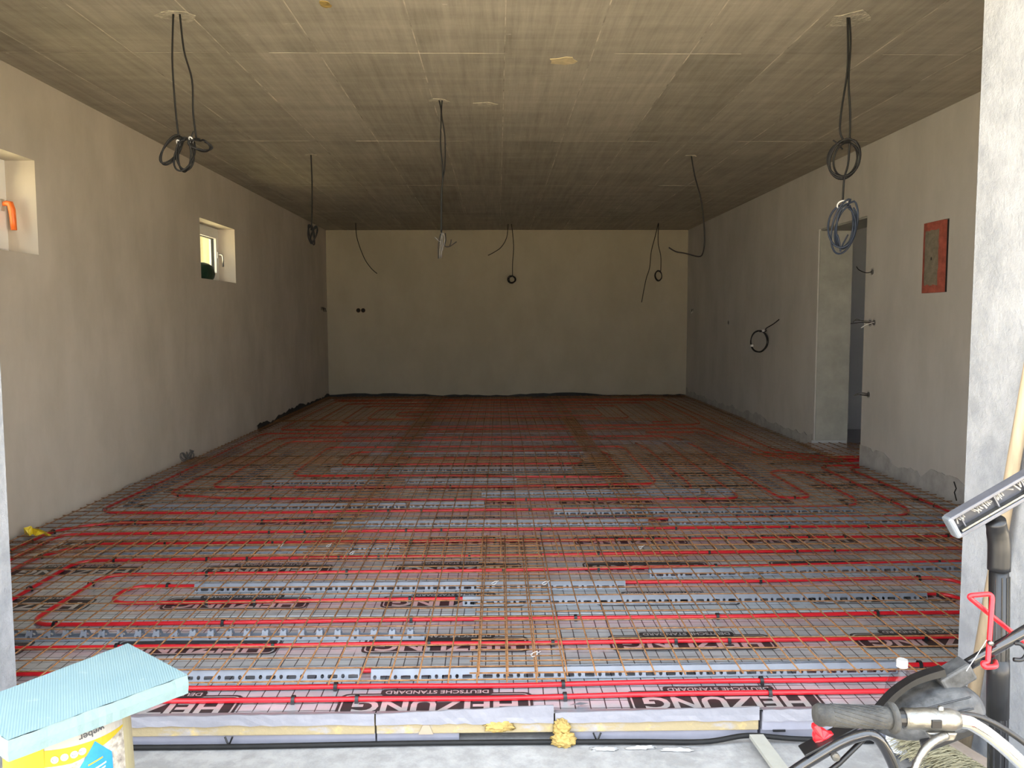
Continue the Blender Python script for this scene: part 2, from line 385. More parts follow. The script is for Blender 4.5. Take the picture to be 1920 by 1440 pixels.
# formwork seams on the soffit
def seam(x0, x1, y0, y1): build('formwork_seam', MB().box(x0, x1, y0, y1, H-.0012, H+.002), M_CEIL_SEAM, ceil)
M_CEIL_SEAM = mat('concrete fin', (.46, .41, .32), .85, 0, .6, 5)
for i, x in enumerate((-2.46, -1.95, -1.45, -.95, -.42, .046, .53, 1.05, 1.56, 2.05, 2.58)):
    x += random.uniform(-.012, .012); seam(x-.003, x+.003, YF1, YB)
for y in (4.57, 6.76, 8.95, 11.15):
    for k in range(4):
        x0 = XL+(XR-XL)*k/4; seam(x0+random.uniform(0, .5), x0+(XR-XL)/4-random.uniform(0, .5), y-.0025+random.uniform(-.006, .006), y+.0025)
def patch(x, y, rx, ry, mm=None):
    mb = MB(); k = 14; pts = [(x+rx*math.cos(2*PI*i/k)*random.uniform(.6, 1.1), y+ry*math.sin(2*PI*i/k)*random.uniform(.6, 1.1)) for i in range(k)]
    mb.prism(pts, H-.0025, H+.004); build('spalled_patch', mb, mm or M_PATCH, ceil)
patch(-1.51, 4.03, .10, .09); patch(1.69, 4.05, .11, .12); patch(-.39, 5.53, .09, .06); patch(-.08, 5.62, .08, .07)
patch(.368, 4.70, .075, .085, mat('tan stain', (.55, .45, .26), .9, 0, .2, 20)); patch(-1.62, 7.31, .05, .04); patch(1.71, 7.34, .06, .04)
for (px, py, rx, ry) in ((610, 5, .05, .03),):
    q = on_z(px, py+3, H); patch(q.x, q.y, .03, .05, M_PUFOAM)

# windows in the left wall
def window(idx, y0, y1, z0, z1):
    xf = -2.915
    mb = MB()
    wall_with_holes(mb, 'x', xf-.07, xf, y0, y1, z0, z1, [(y0+.055, y1-.055, z0+.055, z1-.055)])
    fr = struct('window_%d' % idx, mb, M_PVC)
    sa = MB(); wall_with_holes(sa, 'x', xf-.055, xf+.014, y0+.035, y1-.035, z0+.035, z1-.035, [(y0+.105, y1-.105, z0+.105, z1-.105)])
    s_ = build('sash', sa, M_PVC, fr, bevel=.006)
    ga = MB(); wall_with_holes(ga, 'x', xf-.035, xf-.010, y0+.102, y1-.102, z0+.102, z1-.102, [(y0+.112, y1-.112, z0+.112, z1-.112)])
    build('gasket', ga, M_GASKET, s_)
    build('pane', MB().box(xf-.03, xf-.024, y0+.11, y1-.11, z0+.11, z1-.11), M_GLASS, s_)
    yh = y1-.072; zh = 1.945
    ro = build('handle_rosette', MB().box(xf+.012, xf+.024, yh-.016, yh+.016, zh-.04, zh+.03), M_STEEL, s_, bevel=.004)
    hm = M_ORANGE if idx == 1 else M_STEEL
    hb = MB(); r = .016 if idx == 1 else .010
    hb.tube(round_path([(xf+.02, yh, zh), (xf+.062, yh, zh), (xf+.066, yh+.004, zh-.03), (xf+.068, yh+.006, zh-.125)], .02), r if idx != 1 else [.012]*2+[.017]*14+[.015]*(0), 8) if idx != 1 else hb.tube([(xf+.02, yh, zh), (xf+.04, yh, zh+.006), (xf+.062, yh, zh+.002), (xf+.07, yh+.002, zh-.03), (xf+.073, yh+.004, zh-.09), (xf+.074, yh+.006, zh-.15)], [.012, .016, .02, .02, .018, .017], 8)
    h_ = build('handle', hb, hm, s_, smooth=True)
    if idx == 1: tag(h_, 'window handle wrapped in orange protective foil')
    build('sill', MB().box(xf, XL-.002, y0+.002, y1-.002, z0+.0005, z0+.006), M_PLASTER, fr)
    return fr
window(1, *WIN[0]); window(2, *WIN[1])
# dark green bag on the sill of the far window
mb = MB(); vs = []; fs = []
for i in range(9):
    for j in range(12):
        th = PI*i/8; a = 2*PI*j/12; d = Vector((math.sin(th)*math.cos(a), math.sin(th)*math.sin(a), math.cos(th)))
        k = 1+.22*mnoise.noise(d*2.1+Vector((3, 1, 2)))
        vs.append((-2.825+.068*d.x*k, 8.02+.25*d.y*k, max(1.657, 1.72+.10*d.z*k)))
for i in range(8):
    for j in range(12): fs.append((i*12+j, i*12+(j+1) % 12, (i+1)*12+(j+1) % 12, (i+1)*12+j))
mb.add(vs, fs)
tag(build('plastic_bag', mb, M_GREENBAG, smooth=True), 'crumpled dark green bag lying on the far window sill', 'bag')

# neighbouring house seen through the far window
nb = thing('neighbour_house', 'pale yellow house wall outside the far window', 'building', (-8, 14, SLAB))
part('facade', MB().box(-12, -7.2, 4, 20.9, SLAB, 6), M_NEIGH, nb)
part('pane_reflection', MB().box(-12, -7.3, 20.9, 23.5, SLAB, 6), M_NEIGH_D, nb)  # dark block standing in for the strip reflected in the far pane
part('downpipe', MB().tube([(-7.1, 20.8, SLAB), (-7.1, 20.8, 6)], .05, 8), M_PVC, nb)
part('window_rail', MB().box(-7.3, -7.24, 20.95, 23.4, 2.5, 2.6), M_PVC, nb)

# ragged bare band at the foot of the right wall
def ragged(name, x, y0, y1, hmin, hmax, m_, n_=46, th=.006, zb=0.0, parent=None, seed=1):
    rnd = random.Random(seed); mb = MB(); top = []; h = (hmin+hmax)/2
    for i in range(n_+1):
        h = min(hmax, max(hmin, h+rnd.uniform(-.35, .35)*(hmax-hmin))); top.append((y0+(y1-y0)*i/n_, h))
    for i in range(n_):
        (a, ha), (b, hb) = top[i], top[i+1]
        mb.add([(x-th, a, zb), (x-th, b, zb), (x-th, b, hb), (x-th, a, ha), (x+.001, b, hb), (x+.001, a, ha)], [(0, 1, 2, 3), (3, 2, 4, 5)])
    return build(name, mb, m_, parent)
ragged('bare_concrete_band', XR, 4.0, 6.85, .085, .20, M_CONC, 60, parent=wr, seed=3)
ragged('bare_concrete_band', XR, 7.89, 13.28, .10, .20, M_CONC, 70, parent=wr, seed=9)
build('crack_line', MB().tube([(XR-.008, 5.40, .17), (XR-.008, 5.37, .13), (XR-.008, 5.39, .10), (XR-.008, 5.36, .05)], .005, 5), M_DARK, wr)  # raised dark lines draw wall cracks, their shade put into the colour
build('crack_line', MB().tube([(XR-.008, 5.17, .05), (XR-.008, 5.16, .165), (XR-.008, 5.03, .175), (XR-.008, 5.02, .09)], .005, 5), M_DARK, wr)
build('foam_bead', MB().tube([(XR-.012, 5.05, .06), (XR-.014, 4.98, .075), (XR-.012, 4.93, .05)], .016, 7), M_PUFOAM, wr, smooth=True)
# black edge strip along back wall and the rear of the left wall
mb = MB(); k = 60; rnd = random.Random(5); hp = .06
for i in range(k):
    x0, x1 = XL+.01+(XR-XL-.02)*i/k, XL+.01+(XR-XL-.02)*(i+1)/k; h2 = min(.085, max(.04, hp+rnd.uniform(-.014, .014)))
    mb.add([(x0, YB-.02, -.002), (x1, YB-.02, -.002), (x1, YB-.012, h2), (x0, YB-.012, hp), (x1, YB-.001, h2), (x0, YB-.001, hp)], [(0, 1, 2, 3), (3, 2, 4, 5)]); hp = h2
struct('trim_1', mb, M_BLACKSTRIP)
mb = MB(); hp = .07
for i in range(k):
    y0, y1 = 9.3+(YB-.03-9.3)*i/k, 9.3+(YB-.03-9.3)*(i+1)/k; h2 = min(.12, max(.04, hp+rnd.uniform(-.02, .02)))
    mb.add([(XL+.02, y0, -.002), (XL+.02, y1, -.002), (XL+.012, y1, h2), (XL+.012, y0, hp), (XL+.001, y1, h2), (XL+.001, y0, hp)], [(0, 3, 2, 1), (3, 5, 4, 2)]); hp = h2
struct('trim_2', mb, M_BLACKSTRIP)
ragged_l = ragged('trim_3', XL+.014, 3.0, 9.3, .02, .06, M_CONC, 70, th=-.006, seed=14); tag(ragged_l, kind='structure')

# insulation block under the foil, and the foil itself
struct('floor_insulation', MB().box(XL+.01, XR-.01, 3.06, YB-.02, SLAB, -.004), M_LOWER)
foil = thing('foil_covering', 'silver insulation foil printed with a black grid under pipes and mesh', 'foil', (0, 0, 0))
SY = [2.555, 3.45, 4.45, 5.45, 6.45, 7.45, 8.45, 9.45, 10.45, 11.45, 12.45, 13.28]
for i in range(len(SY)-1):
    mb = MB(); x0, x1 = (XL+.012, XR-.012); y0, y1 = SY[i], SY[i+1]+.02
    if i == 0: x0, x1 = PL+.006, PR-.006
    z = -.0035+.0012*(i % 2)
    if i == 0:
        mb.box(x0, x1, y0, YF1+.0, z, z+.0012); mb.box(XL+.012, XR-.012, YF1+.0, y1, z, z+.0012)
    else: mb.box(x0, x1, y0, y1, z, z+.0012)
    build('foil_strip', mb, M_FOIL, foil)
build('foil_strip', MB().box(XR-.012, XR+.6, 6.86, 7.84, -.003, -.0015), M_FOIL, foil)
# printed logo, read from inside the room: rotated half a turn
def logo_mesh():
    mb = MB(); W, Hh = .645, .155
    def rr(x0, x1, y0, y1, r, z, mi):
        pts = []
        for cx, cy, a in ((x1-r, y1-r, 0), (x0+r, y1-r, 1), (x0+r, y0+r, 2), (x1-r, y0+r, 3)):
            for j in range(4):
                t = (a+j/3)*PI/2; pts.append((cx+r*math.cos(t), cy+r*math.sin(t)))
        mb.prism(pts, z, z+.0003, mi)
    rr(-W/2, W/2, -Hh/2, Hh/2, .03, 0, 0); rr(-W/2+.010, W/2-.010, -Hh/2+.010, Hh/2-.010, .024, .0002, 1); rr(-W/2+.016, W/2-.016, -Hh/2+.016, Hh/2-.016, .02, .0004, 0)
    rr(-.19, .19, -Hh/2-.028, -Hh/2+.016, .012, .0006, 0)
    for body, size, cx, cy, sx, bold, z in (('HEIZUNG', .118, 0, .012, 1.02, .0035, .001), ('DEUTSCHE STANDARD', .034, 0, -Hh/2-.007, 1.0, .0005, .0012)):
        vs, fs = text_mb(body, size, bold, .0001); xs = [v[0] for v in vs]; ww = max(xs)-min(xs); tgt = .545 if body == 'HEIZUNG' else .35
        mb.add([(v[0]*tgt/ww+cx, v[1]+cy, v[2]+z) for v in vs], fs, 1)
    return mb.mesh('printed_logo', [M_PRINT, M_PRINT_L])
LG = logo_mesh()
for r in range(11):
    for cx in (-2.15, -1.18, -.21, .75, 1.72, 2.69):
        y = 2.625+.495*r
        if r == 0 and not (-1.3 < cx < 1.3): continue
        if not (XL+.34 < cx < XR-.34): continue
        link('printed_logo', LG, foil, (cx+.006*math.sin(r*7), y, -.0008), (0, 0, PI))

# front edge: the insulation panels
def insulation_panel(x0, x1, label, low=True, lowx=None, flapz=(0, 0), ydrop=0, pu=True):
    t = thing('insulation_panel', label, 'insulation', ((x0+x1)/2, 2.56, SLAB), 'insulation panels along the front edge')
    part('upper_board', MB().box(x0, x1, 2.552+ydrop, 3.055, -.066, -.0045), M_PU if pu else M_LOWER, t, bevel=.003)
    part('lower_board', MB().box(lowx[0] if lowx else x0, lowx[1] if lowx else x1, 2.562, 3.055, SLAB, -.067), M_LOWER, t, bevel=.002)
    # crumpled foil flap hanging over the top edge
    mb = MB(); k = 22; rows = []
    rnd = random.Random(int(x0*100))
    for i in range(k+1):
        x = x0+(x1-x0)*i/k; f = i/k; lift = flapz[0]*(1-f)+flapz[1]*f; j = rnd.uniform(-.003, .003)
        rows.append([(x, 2.575, -.001), (x, 2.5505+ydrop, .001+lift+j*.6), (x, 2.5475+ydrop, .0005+lift+j*.6), (x, 2.5470+ydrop+j*.3, -.012), (x, 2.5455+ydrop, -.031+j)])
    vs = [p for r in rows for p in r]; fs = [(i*5+j, (i+1)*5+j, (i+1)*5+j+1, i*5+j+1) for i in range(k) for j in range(4)]
    mb.add(vs, fs); fl = part('foil_flap', mb, M_FLAP, t)
    so = fl.modifiers.new('thick', 'SOLIDIFY'); so.thickness = .0012
    return t
insulation_panel(PL+.02, -1.195, 'grey insulation panel by the left jamb, partly behind the yellow bucket')
p1 = insulation_panel(-1.19, -.40, 'yellow stained insulation panel between the bucket and the middle panel', flapz=(0, .004))
p2 = insulation_panel(-.395, .175, 'middle insulation panel whose foil flap rises to the right', lowx=(-.395, -.13), flapz=(.002, .026))
p3 = insulation_panel(.18, .84, 'insulation panel right of the yellow foam lump', flapz=(0, .012))
p4 = insulation_panel(.85, 1.49, 'smooth grey foil insulation panel under the black handlebar grip', flapz=(.004, .01), ydrop=-.004, pu=False)
for t, x in ((p1, -.865), (p3, .315)):
    part('fixing_pin', MB().tube([(x-.012, 2.546, -.066), (x, 2.544, -.094)], .003, 6).tube([(x+.012, 2.546, -.066), (x, 2.544, -.094)], .003, 6), M_BLACK, t)
part('slot_mark', MB().box(.885, .925, 2.544, 2.549, -.069, -.062), M_BLACK, p4)
part('tape_piece', MB().add([(-.245, 2.5505, -.035), (-.225, 2.5505, -.035), (-.212, 2.5505, -.066), (-.26, 2.5505, -.066), (-.245, 2.548, -.035), (-.225, 2.548, -.035), (-.212, 2.548, -.066), (-.26, 2.548, -.066)], [(4, 5, 6, 7), (0, 1, 5, 4), (3, 7, 6, 2), (0, 4, 7, 3), (1, 2, 6, 5)]), M_TAPE, p2)
part('foil_scrap', MB().add([(.23, 2.58, .012), (.262, 2.56, .03), (.296, 2.59, .012), (.27, 2.60, .002), (.23, 2.583, .011), (.262, 2.563, .029), (.296, 2.593, .011), (.27, 2.603, .001)], [(0, 1, 2, 3), (7, 6, 5, 4), (0, 4, 5, 1), (1, 5, 6, 2), (2, 6, 7, 3), (3, 7, 4, 0)]), M_FLAP, p3)
# expanding foam lump
def blob(name, cen, rad, m_, label, cat, seed=0, amp=.3, nn=16, mm=20, fr=2.6):
    mb = MB(); vs = []; fs = []
    for i in range(nn+1):
        for j in range(mm):
            th = PI*i/nn; a = 2*PI*j/mm; d = Vector((math.sin(th)*math.cos(a), math.sin(th)*math.sin(a), math.cos(th)))
            k = 1+amp*mnoise.noise(d*fr+Vector((seed, 0, 0)))+amp*.35*mnoise.noise(d*fr*3+Vector((0, seed, 0)))
            vs.append(tuple(cen[q]+rad[q]*d[q]*k for q in range(3)))
    for i in range(nn):
        for j in range(mm): fs.append((i*mm+j, i*mm+(j+1) % mm, (i+1)*mm+(j+1) % mm, (i+1)*mm+j))
    mb.add(vs, fs); return tag(build(name, mb, m_, smooth=True), label, cat)
fo = thing('foam_lump', 'lump of yellow expanding foam oozing from the panel joint', 'foam', (.2, 2.53, SLAB))
for cen, rad, sd in (((.205, 2.53, -.078), (.038, .022, .024), 3), ((.20, 2.542, -.045), (.026, .014, .028), 8)):
    b = blob('foam_body', cen, rad, M_PUFOAM, None, None, sd, .42, 30, 40, 3.4); b.parent = fo; b.location = -fo.location
bl = blob('foam_smear', (.0, 2.547, -.042), (.045, .008, .018), M_PUFOAM, 'flat smear of yellow foam on the middle insulation panel', 'foam', 5, .45, 24, 32, 3.2)

# conduit and cords along the threshold
tag(build('black_conduit', MB().tube(smooth_path([(-1.5, 2.535, -.088), (-.9, 2.53, -.09), (-.2, 2.538, -.089), (.4, 2.53, -.088), (.65, 2.52, -.086), (.80, 2.53, -.072), (.95, 2.525, -.082), (1.2, 2.52, -.09)], 8), .0085, 8), M_CABLE, smooth=True), 'black cable conduit lying along the foot of the insulation panels', 'conduit')
tag(build('grey_batten', MB().add([(.80, 2.52, -.075), (.845, 2.52, -.075), (.88, 2.15, -.098), (.835, 2.15, -.098), (.80, 2.52, -.063), (.845, 2.52, -.063), (.88, 2.15, -.086), (.835, 2.15, -.086)], [(3, 2, 1, 0), (4, 5, 6, 7), (0, 1, 5, 4), (1, 2, 6, 5), (2, 3, 7, 6), (3, 0, 4, 7)]), M_CONC_D), 'grey batten sloping from the conduit across the slab', 'batten')
for i, (x, y) in enumerate(((.33, 2.50), (.45, 2.505), (.56, 2.49))):
    b = blob('plaster_crumb', (x, y, -.095), (.042, .009, .005), M_WHITE_PL, ('white plaster crumbs just right of the yellow foam lump', 'white plaster crumbs in the middle of the right panel foot', 'white plaster crumbs nearest the grey batten')[i], 'plaster', i+4, .7); tag(b, group='plaster crumbs')

# ------------------------------------------------------------------ red heating pipes
ZP, RP = .0095, .0088
clip_mb = MB()
for x in (-.006, .006): pass
arc = [(0, .0125*math.cos(a), .0125*math.sin(a)) for a in [PI*i/8 for i in range(9)]]
for i in range(8):
    a, b = arc[i], arc[i+1]; k = 1.22
    q = [(-.006, a[1], a[2]), (.006, a[1], a[2]), (.006, b[1], b[2]), (-.006, b[1], b[2]), (-.006, a[1]*k, a[2]*k), (.006, a[1]*k, a[2]*k), (.006, b[1]*k, b[2]*k), (-.006, b[1]*k, b[2]*k)]
    clip_mb.add(q, [(4, 5, 6, 7), (0, 3, 2, 1), (0, 1, 5, 4), (3, 7, 6, 2), (0, 4, 7, 3), (1, 2, 6, 5)])
clip_mb.box(-.006, .006, .0115, .0155, -ZP, .002).box(-.006, .006, -.0155, -.0115, -ZP, .002)
CLIP = clip_mb.mesh('pipe_clip', M_CLIP)
crnd = random.Random(21)
def pipe(pts, label, rad=.16, clip_step=.62, seed=0):
    P3 = [Vector((p[0], p[1], ZP+(p[2] if len(p) > 2 else 0))) for p in pts]
    R = round_path(P3, rad, 7); dense = []
    for i in range(len(R)-1):
        L = (R[i+1]-R[i]).length; k = max(1, int(L/.22))
        for j in range(k): dense.append(R[i].lerp(R[i+1], j/k))
    dense.append(R[-1]); out = []
    for q in dense:
        d = Vector((mnoise.noise(q*1.3+Vector((seed, 0, 0))), mnoise.noise(q*1.3+Vector((0, seed, 5))), 0))*.013
        out.append(q+d)
    root = build('heating_pipe', MB().tube(out, RP, 8), M_RED, smooth=True)
    tag(root, label, 'pipe', 'red underfloor heating pipes')
    acc = 0; nxt = .25
    for i in range(len(out)-1):
        sg = out[i+1]-out[i]; L = sg.length
        while acc+L > nxt:
            t = (nxt-acc)/L; q = out[i].lerp(out[i+1], t)
            if q.y < 9.2:
                link('pipe_clip', CLIP, root, q, (0, 0, math.atan2(sg.y, sg.x)))
            nxt += clip_step*crnd.choice((.35, .8, 1.0, 1.15, 1.3))
        acc += L
    return root
# front loop, a double spiral
pipe([(3.5, 6.98), (2.74, 6.90), (2.70, 5.25), (2.55, 5.10), (-2.44, 5.07), (-2.66, 4.9), (-2.66, 2.66), (-1.1, 2.645), (0, 2.643), (1.3, 2.67), (2.80, 2.68), (2.82, 4.62),
      (1.0, 4.60), (-2.30, 4.58), (-2.45, 4.35), (-2.45, 2.87), (0, 2.86), (2.45, 2.88), (2.45, 4.12), (0, 4.04), (-1.95, 4.01), (-1.96, 3.34), (0, 3.36), (2.07, 3.39),
      (2.08, 3.63), (0, 3.615), (-1.75, 3.595), (-1.75, 3.83), (0, 3.82), (2.20, 3.86), (2.25, 3.13), (0, 3.10), (-2.2, 3.10), (-2.2, 4.26), (0, 4.30), (2.62, 4.37), (2.64, 2.78), (0, 2.738), (-2.56, 2.74), (-2.57, 4.80), (0, 4.84), (2.93, 4.87), (2.95, 6.82), (3.5, 6.90)],
     'front red heating pipe loop nearest the opening, wound in long parallel runs', .12, .60, 1)
pipe([(3.5, 7.18), (2.86, 7.12), (2.42, 7.5), (2.28, 9.05), (0, 9.09), (-2.62, 9.12), (-2.63, 5.35), (-1.8, 5.31), (0, 5.36), (2.40, 5.40), (2.50, 5.6), (2.50, 6.69), (2.23, 6.70), (2.21, 5.66), (1.97, 5.66), (1.96, 8.0), (1.88, 8.75), (0, 8.76), (-2.36, 8.76),
      (-2.40, 5.90), (-1.9, 5.75), (0, 5.67), (1.70, 5.64), (1.70, 8.5), (0, 8.53), (-2.17, 8.50), (-2.18, 6.13), (0, 6.12), (1.23, 6.18), (1.24, 8.05), (0, 8.07), (-1.68, 8.10), (-1.68, 6.60), (-.2, 6.55), (1.02, 6.45), (1.02, 7.76), (0, 7.78), (-1.38, 7.78), (-1.38, 7.08), (.75, 7.10), (.75, 7.42), (-1.0, 7.42)],
     'red heating pipe loop in the middle of the room, spiralling inward', .16, .62, 2)
pipe([(1.30, 5.94), (1.43, 5.97), (1.46, 6.2), (1.45, 7.95), (1.40, 8.25)], 'short red heating pipe with a hooked end right of the middle spiral', .1, .5, 3)
pipe([(3.5, 7.28), (2.95, 7.24), (2.52, 7.6), (2.36, 9.38), (0, 9.40), (-2.52, 9.40), (-2.52, 12.75), (2.5, 12.75), (2.5, 10.3), (2.44, 9.75), (0, 9.68), (-2.25, 9.7), (-2.25, 12.35), (2.2, 12.35), (2.15, 10.0), (-1.95, 10.08), (-1.95, 11.95), (1.72, 11.95), (1.68, 10.4), (-1.68, 10.4), (-1.68, 11.55), (1.4, 11.55), (1.38, 10.7), (-1.35, 10.75), (-1.35, 11.2), (1.0, 11.2)],
     'rear red heating pipe loop close to the back wall, in the dark', .16, .8, 4)
pipe([(3.5, 7.38), (3.0, 7.36), (2.66, 7.7), (2.62, 12.95), (-2.6, 12.95)], 'single red pipe running beside the right wall to the back wall', .18, .7, 5)

# ------------------------------------------------------------------ perforated plastic rails
def rail_mesh(nmod, style):
    mb = MB(); MOD = .072
    def ring(P, u0, u1, v0, v1, inner):
        um, vm = (u0+u1)/2, (v0+v1)/2; outer = [(u1, vm), (u1, v1), (um, v1), (u0, v1), (u0, vm), (u0, v0), (um, v0), (u1, v0)]
        vs = [P(*q) for q in outer]+[P(*q) for q in inner]; mb.add(vs, [(i, (i+1) % 8, 8+(i+1) % 8, 8+i) for i in range(8)])
    def octa(cx, cy, rx, ry, sq=.92): return [(cx+rx, cy), (cx+rx*sq, cy+ry*sq), (cx, cy+ry), (cx-rx*sq, cy+ry*sq), (cx-rx, cy), (cx-rx*sq, cy-ry*sq), (cx, cy-ry), (cx+rx*sq, cy-ry*sq)]
    def front(u, v): return (u, -.024+.016*v/.036, v)
    def back(u, v): return (u, .024-.016*v/.036, v)
    def top(u, v): return (u, -.008+v, .036)
    for i in range(nmod):
        u = i*MOD
        if style == 'teeth':
            for P in (front, back):
                ring(P, u, u+.028, 0, .020, octa(u+.014, .010, .0065, .0065, .7)); mb.add([P(u+.028, 0), P(u+.072, 0), P(u+.072, .012), P(u+.028, .012)], [(0, 1, 2, 3)])
                mb.add([P(u+.002, .020), P(u+.026, .020), P(u+.026, .034), P(u+.020, .036), P(u+.017, .031), P(u+.011, .031), P(u+.008, .036), P(u+.002, .034)], [(0, 1, 2, 3, 4, 5, 6, 7)])
            mb.add([(u, -.024, 0), (u+.072, -.024, 0), (u+.072, .024, 0), (u, .024, 0)], [(0, 1, 2, 3)])
        else:
            mb.add([back(u, 0), back(u+.072, 0), back(u+.072, .024), back(u, .024)], [(0, 1, 2, 3)])
            for P in (front, back):
                if P is front: ring(P, u, u+.028, 0, .024, octa(u+.014, .012, .0065, .007, .7)); ring(P, u+.028, u+.072, 0, .024, octa(u+.050, .011, .0175, .006))
                mb.add([P(u, .024), P(u+.072, .024), P(u+.072, .036), P(u, .036)], [(0, 1, 2, 3)])
            ring(top, u, u+.072, 0, .016, octa(u+.036, .008, .022, .0032))
    me = mb.mesh('spacer_rail', M_RAIL); o = bpy.data.objects.new('tmp', me); C.objects.link(o)
    s_ = o.modifiers.new('s', 'SOLIDIFY'); s_.thickness = .0016
    me2 = bpy.data.meshes.new_from_object(o.evaluated_get(bpy.context.evaluated_depsgraph_get())); bpy.data.objects.remove(o); me2.name = 'spacer_rail'
    return me2
RC = {}
def rail(x0, y0, x1, y1, label, style='slots'):
    L = math.hypot(x1-x0, y1-y0); k = max(3, round(L/.072))
    if (k, style) not in RC: RC[k, style] = rail_mesh(k, style)
    o = link('spacer_rail', RC[k, style], None, (x0, y0, .0005), (0, 0, math.atan2(y1-y0, x1-x0)))
    return tag(o, label, 'rail', 'grey perforated spacer rails')
G = 'grey perforated plastic rail '
rail(-1.50, 2.825, -.46, 2.832, G+'behind the two frontmost pipes, left piece next to the foam board')
rail(-.45, 2.818, 1.42, 2.838, G+'behind the two frontmost pipes, long right piece ending behind the bottle')
rail(-1.95, 3.22, -.28, 3.19, G+'with open teeth behind the foam board', 'teeth')
rail(-1.42, 3.785, .56, 3.78, G+'starting at the inner pipe hairpin, front left')
rail(-.16, 3.572, 1.92, 3.592, G+'covering the second pipe hairpin row, front centre right')
rail(.74, 3.95, 2.55, 4.03, G+'running right to the pillar behind the long centre right one')
rail(-2.20, 4.44, -.55, 4.44, G+'half hidden under doubled mesh near the left wall')
rail(-1.02, 5.00, .95, 4.99, G+'in the middle of the floor, with a row of round holes')
rail(1.05, 4.98, 2.75, 5.0, G+'between two pipes near the right wall, dark and narrow')
rail(.36, 5.24, 2.36, 5.26, G+'right of centre with pale top and toothed side', 'slots')
rail(-2.35, 5.49, -.62, 5.46, G+'left of centre parallel to the left spiral runs', 'slots')
rail(-.60, 5.50, -.10, 5.51, G+'short piece just left of the room centre')
rail(-.12, 5.82, 1.45, 5.86, G+'fifth deep, across the room centre')
rail(1.5, 5.86, 1.62, 5.86, G+'tiny offcut beside the hooked pipe end')
rail(-1.82, 6.30, -.95, 6.28, G+'short one inside the left bend of the spiral')
rail(-.72, 6.32, .12, 6.33, G+'short one inside the spiral at the room centre')
rail(-1.40, 6.83, .62, 6.80, G+'inside the inner spiral, long')
rail(-1.2, 7.60, .95, 7.60, G+'deep inside the inner spiral, half covered by doubled mesh')
rail(-1.6, 8.28, 1.7, 8.30, G+'beyond the middle spiral, long and dark')
rail(1.35, 8.28, 2.0, 8.25, G+'pale short one at the head of the right hairpins')
rail(-1.7, 8.92, 1.6, 8.92, G+'just before the dense band of red pipes')
rail(-1.8, 9.88, 1.9, 9.88, G+'just behind the dense band of red pipes')
rail(1.33, 6.05, 1.33, 7.4, G+'running toward the back wall between two pipes right of the spiral', 'teeth')
rail(2.09, 6.0, 2.09, 8.25, G+'running toward the back inside the right hairpin', 'teeth')
rail(-2.53, 5.55, -2.53, 8.1, G+'running toward the back beside the left wall', 'teeth')
rail(-2.02, 6.35, -2.0, 7.9, G+'running toward the back inside the left spiral bends', 'teeth')
rail(2.36, 7.6, 2.2, 9.0, G+'running toward the back, behind the right hairpin', 'teeth')

# ------------------------------------------------------------------ welded wire mesh
WC = {}
RW = .0029
def wire_mesh(L):
    key = round(L, 2)
    if key not in WC:
        mb = MB(); k = max(2, int(L/.5)); mb.tube([(L*i/k, 0, 0) for i in range(k+1)], RW, 5); WC[key] = mb.mesh('wire', M_WIRE, True)
    return WC[key]
wrn = random.Random(11)
def sheet(x0, x1, y0, y1, z, label, ang=0.0, over=.035, pitch=.1):
    t = thing('wire_mesh', label, 'wire mesh', ((x0+x1)/2, (y0+y1)/2, z), 'rusty welded wire mesh sheets'); t.rotation_euler = (0, 0, ang)
    cx, cy = (x0+x1)/2, (y0+y1)/2; nx = int(round((x1-x0-2*over)/pitch)); ny = int(round((y1-y0-2*over)/pitch))
    ax = x0+over; ay = y0+over
    for i in range(nx+1):     # wires running into the room
        L = y1-y0; o = link('wire', wire_mesh(L), t, (ax+i*pitch-cx+wrn.uniform(-.002, .002), y0-cy+wrn.uniform(-.004, .004), RW*2+wrn.uniform(-.0005, .0015)), (0, wrn.uniform(-.0008, .0008), PI/2+wrn.uniform(-.0012, .0012)))
    for j in range(ny+1):     # wires running across
        L = x1-x0; o = link('wire', wire_mesh(L), t, (x0-cx+wrn.uniform(-.004, .004), ay+j*pitch-cy+wrn.uniform(-.002, .002), wrn.uniform(-.0005, .001)), (0, wrn.uniform(-.0006, .0006), wrn.uniform(-.0012, .0012)))
ZM = .0405
S = 'rusty welded wire mesh sheet '
sheet(-2.71, .225, 2.675, 4.50, ZM, S+'lying front left, behind the foam board', .002)
sheet(-.10, 3.02, 2.70, 4.53, ZM+.010, S+'lying front right, in front of the pillar', -.003)
sheet(-2.70, -.80, 4.13, 7.24, ZM+.020, S+'along the left wall, second row from the opening', .002)
sheet(-1.02, .98, 4.10, 7.20, ZM+.008, S+'in the room centre, second row from the opening', -.004)
sheet(.80, 3.00, 4.16, 7.25, ZM+.020, S+'on the right beside the doorway, second row from the opening', .003)
sheet(-2.70, -.78, 6.95, 10.0, ZM+.008, S+'along the left wall, third row from the opening')
sheet(-1.0, .95, 6.90, 10.02, ZM+.018, S+'in the room centre, third row from the opening')
sheet(.78, 3.00, 6.92, 9.98, ZM+.008, S+'on the right beyond the doorway, third row from the opening')
sheet(-2.70, -.80, 9.80, 13.0, ZM+.020, S+'in the dark rear left corner', pitch=.1)
sheet(-1.0, .95, 9.82, 13.02, ZM+.008, S+'in the dark centre against the back wall', pitch=.1)
sheet(.78, 3.0, 9.80, 13.0, ZM+.020, S+'in the rear right corner', pitch=.1)
sheet(2.85, 3.55, 6.92, 7.80, ZM+.032, S+'small blackish piece laid through the doorway')
